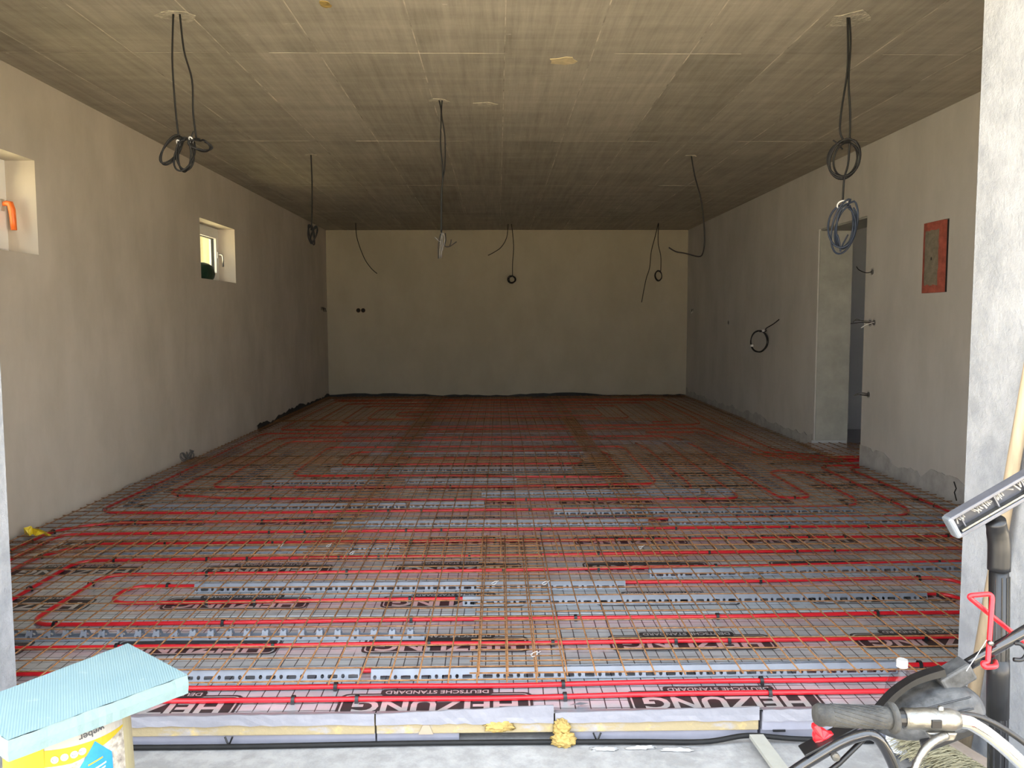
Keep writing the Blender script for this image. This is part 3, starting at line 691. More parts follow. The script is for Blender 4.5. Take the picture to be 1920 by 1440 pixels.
# tie wires twisted round the mesh
for i, (px, py) in enumerate(((1002, 1225), (526, 1022), (616, 1022), (1200, 1026), (660, 1036), (1022, 1092), (645, 994), (927, 1092))):
    q = on_z(px, py, .06); mb = MB(); pts = [(q.x+.012*math.cos(a)*(1+.2*math.sin(3*a)), q.y+.01*math.sin(a), .057+.006*math.sin(a+1)) for a in [x*.5 for x in range(13)]]+[(q.x+.02, q.y-.02, .075)]
    lb = ('on the doubled mesh nearest the front edge', 'on the mesh at the left end of the half hidden rail', 'on the mesh above the half hidden left rail', 'right of the centre overlap, on the doubled mesh', 'left of centre near the end of the half hidden rail', 'at the overlap behind the long centre rail', 'beside the middle floor rail, furthest from the opening', 'left of the overlap over the front left rail')[i]
    tag(build('tie_wire', mb.tube(pts, .0013, 5), M_WHITE), 'tiny pale wire twist '+lb, 'tie', 'wire twists on the mesh')

# ------------------------------------------------------------------ cables hanging from the ceiling
def px_path(pts, Y, k=5):
    out = [at(x, y, Y+(0 if len(r) == 0 else r[0])) for x, y, *r in pts]; return smooth_path(out, k)
def loops(cx, cy, rx, ry, Y, turns=3, rot=0.0, depth=.03, seed=0, jit=.12, n_=18):
    rnd = random.Random(seed); pts = []; o = at(cx, cy, Y); sc = Y/FPX
    for t in range(turns):
        jx, jy, jr = 1+rnd.uniform(-jit, jit), 1+rnd.uniform(-jit, jit), rnd.uniform(-.12, .12); ph = rnd.uniform(0, 6); ox = rnd.uniform(-jit, jit)*rx
        for i in range(n_):
            a = PI/2+2*PI*i/n_; x, y = rx*jx*math.cos(a)+ox, ry*jy*math.sin(a); c_, s_ = math.cos(rot+jr), math.sin(rot+jr)
            pts.append(o+Vector(((x*c_-y*s_)*sc, depth*math.sin(a+ph)+.004*t, (x*s_+y*c_)*sc)))
    return smooth_path(pts, 2)
def hang(label, Y, strands, coils=(), ties=(), stubs=(), r=.0045, name='hanging_cable', coil_mat=None):
    x, y = strands[0][0][:2]; b = at(x, y, Y); t = thing(name, label, 'cable', (b.x, b.y, b.z), 'loose cables hanging from the ceiling')
    for s_ in strands:
        p = px_path(s_, Y); p[0].z = H+.002 if Y > 0 else p[0].z
        part('strand', MB().tube(p, r, 7), M_CABLE, t, smooth=True)
    for c_ in coils:
        cm = c_[1] if len(c_) > 1 else M_CABLE
        part('coil', MB().tube(loops(*c_[0][:4], Y, **(c_[2] if len(c_) > 2 else {})), r, 7), cm, t, smooth=True)
    for (cx, cy, rx, ry) in ties:
        o = at(cx, cy, Y); sc = Y/FPX
        part('cable_tie', MB().tube([o+Vector((rx*sc*math.cos(a), -.012*math.sin(a), ry*sc*math.sin(a))) for a in [2*PI*i/14 for i in range(14)]], r*.8, 6, closed=True), M_WHITE, t, smooth=True)
    for s_ in stubs: part('wire_end', MB().tube(px_path(s_[0], Y), s_[2] if len(s_) > 2 else r*.8, 6), s_[1] if len(s_) > 1 else M_CABLE, t, smooth=True)
    return t
hang('pair of black cables with tangled loops, front left of the ceiling', 4.01,
     [[(325, 22), (323, 110), (327, 180), (331, 225), (335, 258)], [(337, 25), (345, 95), (360, 150), (362, 210), (368, 258)]],
     [((322, 281, 10, 28), M_CABLE, dict(turns=2, rot=-.6, seed=1)), ((345, 290, 13, 28), M_CABLE, dict(turns=3, rot=-.15, seed=2)), ((376, 272, 20, 9), M_CABLE, dict(turns=2, rot=-.2, seed=3))],
     [(335, 268, 3, 4), (358, 262, 3, 4)], [([(358, 262), (360, 254), (363, 246)], M_CABLE), ([(335, 260), (337, 268), (336, 274)], M_CABLE, .011)])
hang('single black cable with a small coil near the left rear window', 7.31, [[(583, 288), (585, 340), (585, 390), (584, 425)]],
     [((584, 440, 5, 17), M_CABLE, dict(turns=2, rot=.15, seed=4)), ((588, 440, 5, 16), M_CABLE, dict(turns=2, rot=-.3, seed=5))], [], [([(583, 422), (585, 428), (584, 432)], M_CABLE, .012)], r=.006)
hang('bare black cable bending right, in front of the left end of the back wall', 12.33, [[(667, 416), (669, 445), (682, 482), (695, 502), (707, 513)]], r=.006)
hang('pair of black cables ending in a bundle of pale stripped wires, ceiling centre', 5.52,
     [[(823, 186), (827, 212), (826, 270), (830, 322), (827, 375), (827, 436)], [(829, 186), (828, 215), (834, 255), (834, 310), (829, 350), (828, 436)]], [], [],
     [([(828, 436), (826, 455), (824, 484)], M_CABLE_GR), ([(829, 436), (829, 460), (827, 484)], M_CABLE_GR), ([(830, 436), (834, 450), (829, 470)], M_CABLE_GR), ([(826, 438), (822, 460), (822, 485)], M_CABLE), ([(827, 455), (821, 450), (815, 445)], M_CABLE_GR), ([(835, 437), (836, 450), (834, 461), (843, 462), (856, 453)], M_CABLE), ([(843, 461), (845, 456), (846, 449)], M_CABLE)])
hang('pair of black cables, one bent left, one coiled, before the back wall centre', 12.47, [[(953, 418), (950, 445), (940, 463), (928, 472), (915, 479)], [(959, 418), (963, 460), (961, 495), (961, 518)]],
     [((960, 524, 6, 6), M_CABLE, dict(turns=4, seed=6, jit=.25))], r=.006)
hang('pair of black cables with a tight coil, before the right end of the back wall', 12.35, [[(1235, 416), (1228, 445), (1221, 472), (1218, 502), (1211, 525), (1203, 567)], [(1235, 416), (1234, 455), (1239, 480), (1239, 508)]],
     [((1235, 517, 6.5, 9.5), M_CABLE, dict(turns=5, seed=7, jit=.12))], r=.006)
hang('single black cable bent sharply to the left at its end, right of centre', 7.34, [[(1296, 290), (1303, 330), (1314, 372), (1319, 410), (1321, 450), (1318, 474), (1310, 481), (1285, 475), (1268, 472), (1254, 464)]], r=.006)
hang('black and blue cables with two big coils, front right of the ceiling', 4.02,
     [[(1589, 28), (1590, 90), (1588, 140), (1578, 205), (1575, 245), (1582, 264)], [(1592, 28), (1595, 80), (1591, 150), (1594, 215), (1591, 300), (1583, 335), (1580, 382)]],
     [((1585, 298, 26, 32), M_CABLE, dict(turns=4, seed=8, jit=.1)), ((1583, 425, 22, 42), M_CABLE_BL, dict(turns=4, seed=9, jit=.22))], [(1580, 384, 10, 7)],
     [([(1580, 280), (1571, 270), (1562, 263)], M_CABLE), ([(1590, 440), (1582, 455), (1575, 470)], M_CABLE_BL), ([(1570, 440), (1574, 455), (1576, 472)], M_CABLE_BL)], r=.0048)

# ------------------------------------------------------------------ wall fittings
def wall_cup(name, y, z, label, ends, cups=1, wall='R', mm=M_CABLE_GR):
    x = XR-.004; t = thing(name, label, 'wall box', (XR, y, z), 'open wall boxes with loose wires')
    for k in range(cups):
        yy = y+k*.075
        part('box_ring', MB().lathe([(.034, .0), (.034, -.004), (.028, -.004), (.028, -.0005), (.0, -.0005)], 16, (XR-.0005, yy, z), 'x'), M_CONC, t)
        part('hollow_shade', MB().lathe([(.022, 0), (.022, -.0045), (0, -.0045)], 14, (XR-.0005, yy, z), 'x'), mat('grey box shade', (.10, .10, .095), .9), t)  # flat grey disc paints the shade inside the box
    for i, e in enumerate(ends): part('loose_wire', MB().tube(smooth_path([(XR-.001, y+random.uniform(-.01, .01), z+random.uniform(-.01, .01))]+e, 4), .0035, 6), mm if i % 2 == 0 else M_WHITE if i == 1 and cups > 1 else M_CABLE, t, smooth=True)
wall_cup('wall_box', 6.72, 1.646, 'round wall box with one black wire at the top beside the doorway', [[(XR-.06, 6.70, 1.638), (XR-.12, 6.70, 1.66), (XR-.145, 6.70, 1.69)]], mm=M_CABLE)
wall_cup('wall_box', 6.66, 1.233, 'double round wall box with white and black wires beside the doorway', [[(XR-.06, 6.70, 1.24), (XR-.12, 6.72, 1.26), (XR-.15, 6.72, 1.235)], [(XR-.05, 6.68, 1.22), (XR-.09, 6.70, 1.19)], [(XR-.08, 6.7, 1.25), (XR-.14, 6.7, 1.25)], [(XR-.08, 6.7, 1.235), (XR-.17, 6.72, 1.225)]], 2)
wall_cup('wall_box', 6.72, .639, 'low round wall box with pale wires beside the doorway', [[(XR-.06, 6.71, .645), (XR-.13, 6.71, .632)], [(XR-.06, 6.71, .635), (XR-.10, 6.71, .645)], [(XR-.07, 6.72, .655), (XR-.12, 6.71, .64)]])
wall_cup('wall_box', 10.9, 1.22, 'small lone wall box on the right wall before the back corner', [])
wall_cup('wall_box', 12.9, 1.407, 'tiny row of wires on the right wall by the back corner', [[(XR-.03, 12.88, 1.37)], [(XR-.04, 12.85, 1.36)]], 2, mm=M_CABLE)
t = thing('wall_box', 'pair of round sockets holes on the left of the back wall', 'wall box', (-2.2, YB, 1.42), 'open wall boxes with loose wires')
for x in (-2.241, -2.164):
    part('box_ring', MB().lathe([(.036, 0), (.036, -.005), (.030, -.005), (.030, -.001)], 16, (x, YB-.0005, 1.424), 'y'), mat('brown box plastic', (.10, .05, .02), .6), t); part('hollow_shade', MB().lathe([(.030, 0), (.030, -.003), (0, -.003)], 16, (x, YB-.001, 1.424), 'y'), M_DARK, t)  # flat black discs paint the shade inside the rings
t = thing('wall_box', 'row of short wires on the left wall by the back corner', 'wall box', (XL, 12.95, 1.43), 'open wall boxes with loose wires')
for k, y in enumerate((12.86, 12.95, 13.03)):
    part('loose_wire', MB().tube([(XL, y, 1.46), (XL+.03, y, 1.455), (XL+.035, y+.02, 1.40)], .005, 6), M_CABLE, t, smooth=True)
    part('box_ring', MB().lathe([(.03, 0), (.03, .004), (0, .004)], 12, (XL+.0005, y, 1.45), 'x'), M_BOARD, t)
# coiled cable on the right wall
t = thing('wall_cable_coil', 'black cable coil with white ties sticking out of the right wall', 'cable', (XR, 8.95, 1.26))
part('strand', MB().tube(smooth_path([(XR-.001, 8.93, 1.262), (XR-.05, 8.98, 1.21), (XR-.09, 9.1, 1.16), at(1436, 621, 9.2), at(1424, 622, 9.2)], 5), .0055, 7), M_CABLE, t, smooth=True)
part('coil', MB().tube(loops(1424, 640, 16, 20, 9.2, turns=3, seed=12, jit=.06, depth=.02), .0055, 7), M_CABLE, t, smooth=True)
for cx, cy in ((1430, 620), (1409, 648)):
    o = at(cx, cy, 9.2); part('cable_tie', MB().box(o.x-.012, o.x+.012, o.y-.025, o.y+.005, o.z-.012, o.z+.012), M_WHITE, t)
# red-edged cover in the right wall
t = thing('wall_cover', 'grey board set in brick red mortar on the right wall', 'wall cover', (XR, 5.75, 1.69))
rnd = random.Random(4); mb = MB(); k = 40
def rect_pt(f, y0, y1, z0, z1):
    per = [(y1-y0), (z1-z0)]; f = f % 1*4
    if f < 1: return (y0+(y1-y0)*f, z0)
    if f < 2: return (y1, z0+(z1-z0)*(f-1))
    if f < 3: return (y1-(y1-y0)*(f-2), z1)
    return (y0, z1-(z1-z0)*(f-3))
out_ = [rect_pt(i/k, 5.655, 5.918, 1.447, 1.943) for i in range(k)]; in_ = [rect_pt(i/k, 5.70, 5.880, 1.50, 1.885) for i in range(k)]
in_ = [(a+rnd.uniform(-.005, .005), b+rnd.uniform(-.006, .006)) for a, b in in_]
vs = [(XR-.006, a, b) for a, b in out_]+[(XR-.012, a, b) for a, b in in_]+[(XR+.05, a, b) for a, b in out_]
fs = [(i, k+i, k+(i+1) % k, (i+1) % k) for i in range(k)]+[(i, (i+1) % k, 2*k+(i+1) % k, 2*k+i) for i in range(k)]
mb.add(vs, fs); part('mortar_frame', mb, M_REDMORTAR, t)
part('cover_board', MB().box(XR-.009, XR+.02, 5.69, 5.888, 1.49, 1.895), M_BOARD, t)
part('keyhole', MB().box(XR-.011, XR-.008, 5.79, 5.80, 1.675, 1.695), M_DARK, t)
part('gap_shade', MB().box(XR+.02, XR+.06, 5.597, 5.918, 1.447, 1.943), M_DARK, t)  # black block behind the frame paints the shade of the gap

# yellow wrapper and crumpled mesh scrap by the left wall
t = thing('yellow_wrapper', 'torn yellow wrapper lying on the mesh at the left wall', 'wrapper', (-2.6, 4.74, .07))
for i, (pts, th) in enumerate((([(44, 990), (58, 986), (64, 998), (55, 1008), (47, 1003)], 0), ([(60, 990), (74, 992), (88, 998), (84, 1007), (66, 1008), (62, 1002)], 1), ([(82, 1000), (96, 1002), (92, 1007), (84, 1007)], 2))):
    mb = MB(); vv = [at(x, y, 4.58+.014*((j*7+i*3) % 5)) for j, (x, y) in enumerate(pts)]; vv = [Vector((max(q.x, XL+.01), q.y, max(q.z, .056))) for q in vv]
    n_ = len(vv); cen = sum(vv, Vector())/n_+Vector((.004, -.012, .012)); mb.add([*vv, cen, *[q+Vector((0, .006, -.003)) for q in vv]], [(j, (j+1) % n_, n_) for j in range(n_)]+[(n_+1+j, n_+1+(j+1) % n_, (j+1) % n_, j) for j in range(n_)]+[tuple(range(2*n_, n_, -1))])
    part('film_piece', mb, M_YELLOWFILM, t)
mb = MB()
for i in range(5):
    pts = [(XL+.03+.03*math.sin(a+i), 7.1+.08*math.cos(a)+.02*i, .09+.035*math.sin(a*1.7+i)) for a in [x*.7 for x in range(10)]]; mb.tube(smooth_path(pts, 2), .004, 5)
tag(build('wire_scrap', mb, M_CABLE_GR, smooth=True), 'tangled grey scrap standing at the foot of the left wall', 'scrap')

# ------------------------------------------------------------------ foam board on the upturned bucket
P1, P2, P3, P4 = Vector((-1.040, 2.258, .36)), Vector((-.795, 2.047, .36)), Vector((-1.060, 1.724, .36)), Vector((-1.262, 1.885, .36))
u = (P2-P1).normalized(); vv_ = Vector((-u.y*-1, u.x*-1, 0)); vv_ = Vector((u.y, -u.x, 0)); W_, L_ = (P2-P1).length, (P3-P2).length
bt = thing('foam_board', 'turquoise rigid foam board lying on the upturned bucket', 'foam board', (-1.05, 1.99, .311))
mb = MB(); nu, nv = 64, 14; rnd = random.Random(3)
def bp(a, b, z): q = (P1*(1-a)+P2*a)*(1-b)+(P4*(1-a)+P3*a)*b; return Vector((q.x, q.y, z))
# ribbed skin: grooves run along the short side
vs = []; fs = []; NB = 20
for j in range(NB+1):
    b = j/NB; z = .360
    for i in range(9):
        a = i/8; q = bp(a, b, z); dx = rnd.uniform(-.0015, .0015) if i in (0, 8) else 0; vs.append(q+u*dx)
for j in range(NB):
    for i in range(8): fs.append((j*9+i, j*9+i+1, (j+1)*9+i+1, (j+1)*9+i))
mb.add(vs, fs); part('skin', mb, M_XPS, bt)
mb = MB(); k = 26; ring = []
for s_ in range(4):
    for i in range(k):
        f = i/k; a, b = [(f, 0), (1, f), (1-f, 1), (0, 1-f)][s_]; ring.append((a, b))
n_ = len(ring); vs = []
for a, b in ring:
    j1, j2 = rnd.uniform(-.0022, .0022), rnd.uniform(-.0012, .0012); q = bp(a, b, .3592+rnd.uniform(-.002, .0006)); q2 = bp(a, b, .335); q3 = bp(a, b, .311); c0 = bp(.5, .5, 0); d = Vector((q.x-c0.x, q.y-c0.y, 0)).normalized()
    vs += [q+d*(j1-.001), q2+d*(j2+.002), q3+d*j2]
fs = [(i*3+r, ((i+1) % n_)*3+r, ((i+1) % n_)*3+r+1, i*3+r+1) for i in range(n_) for r in range(2)]+[tuple(i*3+2 for i in range(n_))]
fs = [tuple(reversed(f)) for f in fs]
mb.add(vs, fs); part('cut_edge', mb, M_XPS_E, bt)

BX, BY, R0, R1, ZB, ZT = -1.062, 1.975, .150, .137, SLAB, .311
bk = thing('bucket', 'upturned yellow labelled plastic bucket under the turquoise foam board', 'bucket', (BX, BY, ZB))
part('body', MB().lathe([(0, ZT-.001), (R1-.006, ZT-.001), (R1, ZT-.008), (R0, ZB+.03), (R0+.008, ZB+.03), (R0+.008, ZB+.002), (0, ZB+.002)], 48, (BX, BY, 0)), M_BUCKET, bk, smooth=False)
def rad(z): return R1+(R0-R1)*(ZT-z)/(ZT-ZB)
def cyl(s, z, off=.0008):   # s = arc position seen from the front (metres, + to the right)
    r = rad(z)+off; a = -PI/2+.05+s/.145; return (BX+r*math.cos(a), BY+r*math.sin(a), z)
def band(zf0, zf1, s0, s1, off, k=30, thick=.0006):
    mb = MB(); vs = []
    for i in range(k+1):
        s = s0+(s1-s0)*i/k; vs += [cyl(s, zf0(s), off), cyl(s, zf1(s), off)]
    mb.add(vs, [(2*i, 2*i+2, 2*i+3, 2*i+1) for i in range(k)]); return mb
lab = part('label', band(lambda s: ZB+.05, lambda s: ZT-.012, -.21, .205, .0008), M_CREAM, bk)
zc = lambda s: .275+.0002*math.sin(9*s)      # lower edge of the cream band
zl = lambda s: .236+.25*max(0, s-.07)        # lower edge of the yellow band
sub('yellow_band', band(zl, zc, -.21, .205, .0014), M_YELLOW, lab)
sub('picture', band(lambda s: ZB+.06, zl, -.21, .205, .0014), M_STONE, lab)
sub('yellow_panel', band(lambda s: ZB+.06, lambda s: .300, -.21, .008, .0020), M_YELLOW, lab)
bl_ = MB()
for i in range(12):
    for j in range(16):
        def q(i_, j_):
            z = .10+(.272-.10)*j_/16; l = max(.055, .119-(.272-z)*.72); r = .119+min((.272-z)*.95, .042)
            return cyl(l+(r-l)*i_/12, z, .0026)
        bl_.add([q(i, j), q(i+1, j), q(i+1, j+1), q(i, j+1)], [(0, 1, 2, 3)])
sub('blue_patch', bl_, M_BLUE, lab)
ICONS = ((.031, .2519), (.0518, .2544), (.0723, .2560), (.0899, .258))
for s, z in ICONS:
    mb = MB(); k = 16
    vs = [cyl(s, z, .0030)]+[cyl(s+.0085*math.cos(2*PI*j/k), z+.0085*math.sin(2*PI*j/k), .0030) for j in range(k)]; mb.add(vs, [(0, 1+j, 1+(j+1) % k) for j in range(k)]); ic = sub('icon', mb, M_WHITE, lab)
def cyl_text(body, size, s, z, m_, slope=0, off=.0036, bold=0, name='lettering'):
    vs, fs = text_mb(body, size, bold, 0); mb = MB(); c_, s_ = math.cos(slope), math.sin(slope)
    mb.add([cyl(s+(-v[0]*c_+v[1]*s_), z+(-v[0]*s_-v[1]*c_), off) for v in vs], fs); return sub(name, mb, m_, lab)
cyl_text('weber', .0235, .114, .2935, M_INK, .11, .0024, .0003)
cyl_text('20 kg', .007, .0899, .258, M_INK, .1)
for i, (s, z) in enumerate(ICONS[:3]):
    sub('icon_mark', MB().tube([cyl(s+.0045*math.cos(a), z+.0035*math.sin(a), .0036) for a in [2*PI*j/10 for j in range(10)]], .0005, 4, closed=True), M_INK if i != 1 else M_YELLOW, lab)
for i, (s, z, w2) in enumerate(((.118, .222, .035), (.118, .205, .05), (.118, .196, .045))):
    sub('print_stripe', band(lambda q: z+.2*(q-s), lambda q: z+.004+.2*(q-s), s-w2/2, s+w2/2, .0034, 6), M_YELLOW if i == 0 else M_WHITE, lab)
part('carry_handle', MB().tube(smooth_path([(BX+.158, BY+.02, -.05), (BX+.172, BY-.01, -.01), (BX+.176, BY-.03, -.04), (BX+.165, BY-.04, -.085)], 5), .007, 8), M_BLACK, bk, smooth=True)

# ------------------------------------------------------------------ tools by the right jamb
# clear bottle
bo = thing('plastic_bottle', 'clear empty drinks bottle with a white cap at the right jamb', 'bottle', (1.252, 2.455, SLAB)); bx, by = 1.252, 2.455
prof = [(0, -.092), (.03, -.098), (.042, -.095), (.046, -.085), (.0455, -.06), (.047, -.05), (.0475, .06), (.047, .07), (.048, .10), (.044, .125), (.034, .150), (.022, .166), (.0145, .176), (.0135, .186)]
bm_ = part('body', MB().lathe(prof, 28, (bx, by, 0)), M_PET, bo, smooth=True)
part('cap', MB().lathe([(0, .207), (.0155, .207), (.0168, .204), (.0168, .186), (.0172, .184), (.0135, .184)], 24, (bx, by, 0)), M_WHITE, bo)
part('label', MB().lathe([(.0482, -.075), (.0484, .01)], 28, (bx, by, 0), a0=-PI*.95, a1=-.05*PI), mat('pale blue bottle label', (.66, .70, .80), .4), bo, smooth=True)
part('label_mark', MB().lathe([(.0489, -.052), (.0489, -.036)], 5, (bx, by, 0), a0=-PI*.64, a1=-PI*.53), mat('blue logo patch', (.03, .10, .50), .4), bo)
# wooden pole
tag(build('wooden_pole', MB().tube([(1.455, 2.455, SLAB), (1.478, 2.30, .88), (1.486, 2.24, 1.25)], [.019, .018, .017], 12), M_WOOD, smooth=True), 'pale wooden broom pole leaning on the right jamb', 'pole')
# straw broom head
br = thing('straw_broom', 'straw broom head with wooden back lying at the right jamb', 'broom', (1.33, 2.3, SLAB))
a_, b_ = Vector((1.315, 2.44, -.035)), Vector((1.405, 2.13, -.035)); d_ = (b_-a_); nn_ = Vector((-.96, -.28, 0)).normalized()
mb = MB(); q = [a_, b_]; up = Vector((0, 0, .028)); sd = Vector((.96, .28, 0))*.045
mb.add([a_, b_, b_+sd, a_+sd, a_+up, b_+up, b_+sd+up, a_+sd+up], [(3, 2, 1, 0), (4, 5, 6, 7), (0, 1, 5, 4), (1, 2, 6, 5), (2, 3, 7, 6), (3, 0, 4, 7)]); part('wooden_back', mb, M_WOOD_D, br, bevel=.004)
mb = MB(); rnd = random.Random(17)
for i in range(900):
    f = rnd.random(); s0 = a_+d_*f+Vector((0, 0, rnd.uniform(.002, .028))); L = rnd.uniform(.09, .135)
    dirn = (nn_+Vector((rnd.uniform(-.22, .22), rnd.uniform(-.32, .32), rnd.uniform(-.25, .30)))).normalized(); e = s0+dirn*L; e.z = max(e.z-.01, -.096); m2 = s0+dirn*L*.5+Vector((0, 0, .006)); m2.z = max(m2.z, -.094)
    mb.tube([s0, m2, e], .001, 4, caps=False)
tag(part('bristles', mb, M_STRAW, br), kind='stuff')

# vacuum tube with floor nozzle
vt = thing('vacuum_tube', 'black vacuum cleaner tube with upturned floor nozzle at the right jamb', 'vacuum tube', (1.335, 2.1, SLAB))
part('tube', MB().tube([(1.345, 2.1, SLAB), (1.330, 2.1, .32), (1.319, 2.1, .62)], .0235, 20), M_BLACK, vt, smooth=True)
mb = MB()
for a in [PI*2*i/10 for i in range(10)]: mb.tube([(1.343+.0225*math.cos(a), 2.1+.0225*math.sin(a), -.02), (1.322+.0225*math.cos(a), 2.1+.0225*math.sin(a), .585)], .0028, 5)
part('grip_ribs', mb, M_BLACKPAINT, vt)
part('sleeve', MB().tube([(1.3335, 2.1, .20), (1.330, 2.1, .32), (1.3285, 2.1, .36)], [.0275, .0275, .0265], 20), M_BLACK, vt, smooth=True)
part('elbow', MB().tube(smooth_path([(1.3195, 2.1, .60), (1.318, 2.1, .66), (1.312, 2.1, .70), (1.298, 2.09, .735)], 4), [.0275]*5+[.027]*4+[.025]*4, 20), M_BLACK, vt, smooth=True)
na, nb_ = Vector((1.196, 2.085, .700)), Vector((1.465, 2.085, .858)); ax = (nb_-na).normalized(); perp = Vector((-ax.z, 0, ax.x))
def nz(t, h, d): return na+ax*(t*(nb_-na).length)+perp*h+Vector((0, -d, 0))
M_NOZ = mat('grey nozzle plastic', (.10, .105, .125), .3, 0, .2, 20); M_NOZD = mat('dark nozzle inside', (.035, .038, .05), .5, 0, .3, 20)
def nzbox(mb, t0, t1, h0, h1, d0, d1):
    mb.add([nz(t0, h0, d0), nz(t1, h0, d0), nz(t1, h1, d0), nz(t0, h1, d0), nz(t0, h0, d1), nz(t1, h0, d1), nz(t1, h1, d1), nz(t0, h1, d1)], [(0, 3, 2, 1), (4, 5, 6, 7), (0, 1, 5, 4), (1, 2, 6, 5), (2, 3, 7, 6), (3, 0, 4, 7)]); return mb
part('nozzle_shell', nzbox(nzbox(nzbox(MB(), 0, 1, -.004, .052, -.02, -.004), 0, 1, .046, .055, -.02, .016), 0, 1, -.006, .004, -.02, .016), M_NOZ, vt, bevel=.002)
M_BUMP = mat('pale grey bumper', (.15, .17, .195), .4)
for t0_, t1_ in ((-.03, .02), (.98, 1.03)): part('nozzle_end', nzbox(MB(), t0_, t1_, -.006, .055, -.02, .017), M_BUMP, vt, bevel=.006)
part('nozzle_inside', nzbox(MB(), .02, .98, .004, .046, -.004, -.001), M_NOZD, vt)
part('nozzle_rib', nzbox(nzbox(nzbox(MB(), .08, .09, .006, .046, -.002, .010), .40, .412, .006, .046, -.002, .010), .66, .672, .006, .046, -.002, .010), M_NOZ, vt)
part('nozzle_lip', nzbox(MB(), .03, .97, .008, .013, -.002, .018), M_ALU, vt)
mb = MB()
for i in range(46):
    t_ = rnd.uniform(.04, .95); mb.tube([nz(t_, .040, .002), nz(t_+rnd.uniform(-.03, .03), .040-rnd.uniform(.002, .014), .008+rnd.uniform(0, .008))], rnd.uniform(.0012, .0028), 4)
tag(part('brush_fluff', mb, M_CREAM, vt), kind='stuff')

# garden tool: tubular frame, dome housing, shaft
gt = thing('garden_trimmer', 'black garden power tool with dusty domed housing and tubular frame', 'garden tool', (.85, 1.82, SLAB))
part('frame_tube', MB().tube(round_path([(.30, 1.78, -.088), (.666, 1.80, .221), (.79, 1.80, .299), (.858, 1.80, .318), (.893, 1.80, .268), (.935, 1.79, .16), (.99, 1.77, -.088)], .06, 8), .0125, 14), M_BLACKPAINT, gt, smooth=True)
mb = MB(); a_, b_ = Vector((.700, 1.815, .262)), Vector((.900, 1.84, .352)); nrm = Vector((-.41, 0, .91))*.006; wd = Vector((0, .022, 0))
mb.add([a_-wd, b_-wd, b_+wd, a_+wd, a_-wd+nrm, b_-wd+nrm, b_+wd+nrm, a_+wd+nrm], [(3, 2, 1, 0), (4, 5, 6, 7), (0, 1, 5, 4), (1, 2, 6, 5), (2, 3, 7, 6), (3, 0, 4, 7)]); part('flat_rail', mb, M_BLACK, gt, bevel=.0015)
part('thin_rod', MB().tube([(.60, 1.83, .075), (.789, 1.82, .232), (.90, 1.83, .338)], .006, 8), M_BLACK, gt, smooth=True)
part('bolt_cap', MB().lathe([(0, -.012), (.008, -.011), (.0095, -.008), (.0095, .0)], 16, (.764, 1.788, .2685), 'y'), M_ALU, gt)
kn = MB(); kc = Vector((.748, 1.83, .294)); pts = []
for i in range(30):
    a = 2*PI*i/30; r_ = .018+.016*max(0, math.cos(3*(a-.55)))**1.2; pts.append((kc.x+r_*math.cos(a+PI/2), kc.z+r_*math.sin(a+PI/2)))
n_ = 30; kn.add([(x, kc.y-.010, z) for x, z in pts]+[(x, kc.y+.008, z) for x, z in pts]+[(kc.x, kc.y-.018, kc.z)], [tuple([i, (i+1) % n_, 2*n_]) for i in range(n_)]+[(n_+i, n_+(i+1) % n_, (i+1) % n_, i) for i in range(n_)]+[tuple(range(2*n_-1, n_-1, -1))])
part('star_knob', kn, M_REDPAINT, gt, bevel=.0015)
# housing: lofted hood
hb = MB(); secs = []; A0, B0 = Vector((.885, 1.86, .305)), Vector((1.112, 1.84, .375)); axd = (B0-A0); upv = Vector((-axd.z, 0, axd.x)).normalized()
NS, NC = 14, 20; prof_h = [.004, .026, .042, .051, .057, .062, .066, .069, .071, .071, .070, .067, .061, .050, .03]
vs = []
for i in range(NS+1):
    f = i/NS; c0 = A0+axd*f; hh_ = prof_h[i]; 
    for j in range(NC):
        a = 2*PI*j/NC; ca, sa = math.cos(a), math.sin(a); k = (abs(ca)**3+abs(sa)**3)**(-1/3)
        vs.append(c0+upv*(sa*k*hh_*(.95 if sa > 0 else .62)-.008)+Vector((0, ca*k*(.018+hh_*.72), 0)))
fs = [(i*NC+j, i*NC+(j+1) % NC, (i+1)*NC+(j+1) % NC, (i+1)*NC+j) for i in range(NS) for j in range(NC)]+[tuple(range(NC-1, -1, -1)), tuple(range(NS*NC, (NS+1)*NC))]
hb.add(vs, fs); hs = part('housing', hb, M_DUSTY, gt, smooth=True)
# raised hood bow over the housing, open slot below it
bow = [at(x, y, 1.82) for x, y in ((1634, 1356), (1652, 1328), (1678, 1299), (1708, 1278), (1738, 1266), (1768, 1258))]
mb = MB(); bw = smooth_path(bow, 4); vs = []
for i, q in enumerate(bw):
    t_ = (bw[min(i+1, len(bw)-1)]-bw[max(i-1, 0)]).normalized(); nn2 = Vector((-t_.z, 0, t_.x)); th = .006+.006*abs(i/len(bw)-.5)
    vs += [q-nn2*th+Vector((0, -.012, 0)), q+nn2*th+Vector((0, -.012, 0)), q+nn2*th+Vector((0, .014, 0)), q-nn2*th+Vector((0, .014, 0))]
k = len(bw); mb.add(vs, [(i*4+j, i*4+(j+1) % 4, i*4+4+(j+1) % 4, i*4+4+j) for i in range(k-1) for j in range(4)]+[(3, 2, 1, 0), (4*k-4, 4*k-3, 4*k-2, 4*k-1)])
part('hood_bow', mb, M_BLACK, gt)
mb = MB(); 
for sgn in (.010, -.018):
    pts = [A0+axd*f+upv*(prof_h[int(f*NS)]*.55+sgn)+Vector((0, -(.020+prof_h[int(f*NS)]*.71), 0)) for f in [.15+.05*i for i in range(15)]]; mb.tube(pts, .0022, 5)
part('moulded_line', mb, M_BLACK, gt)
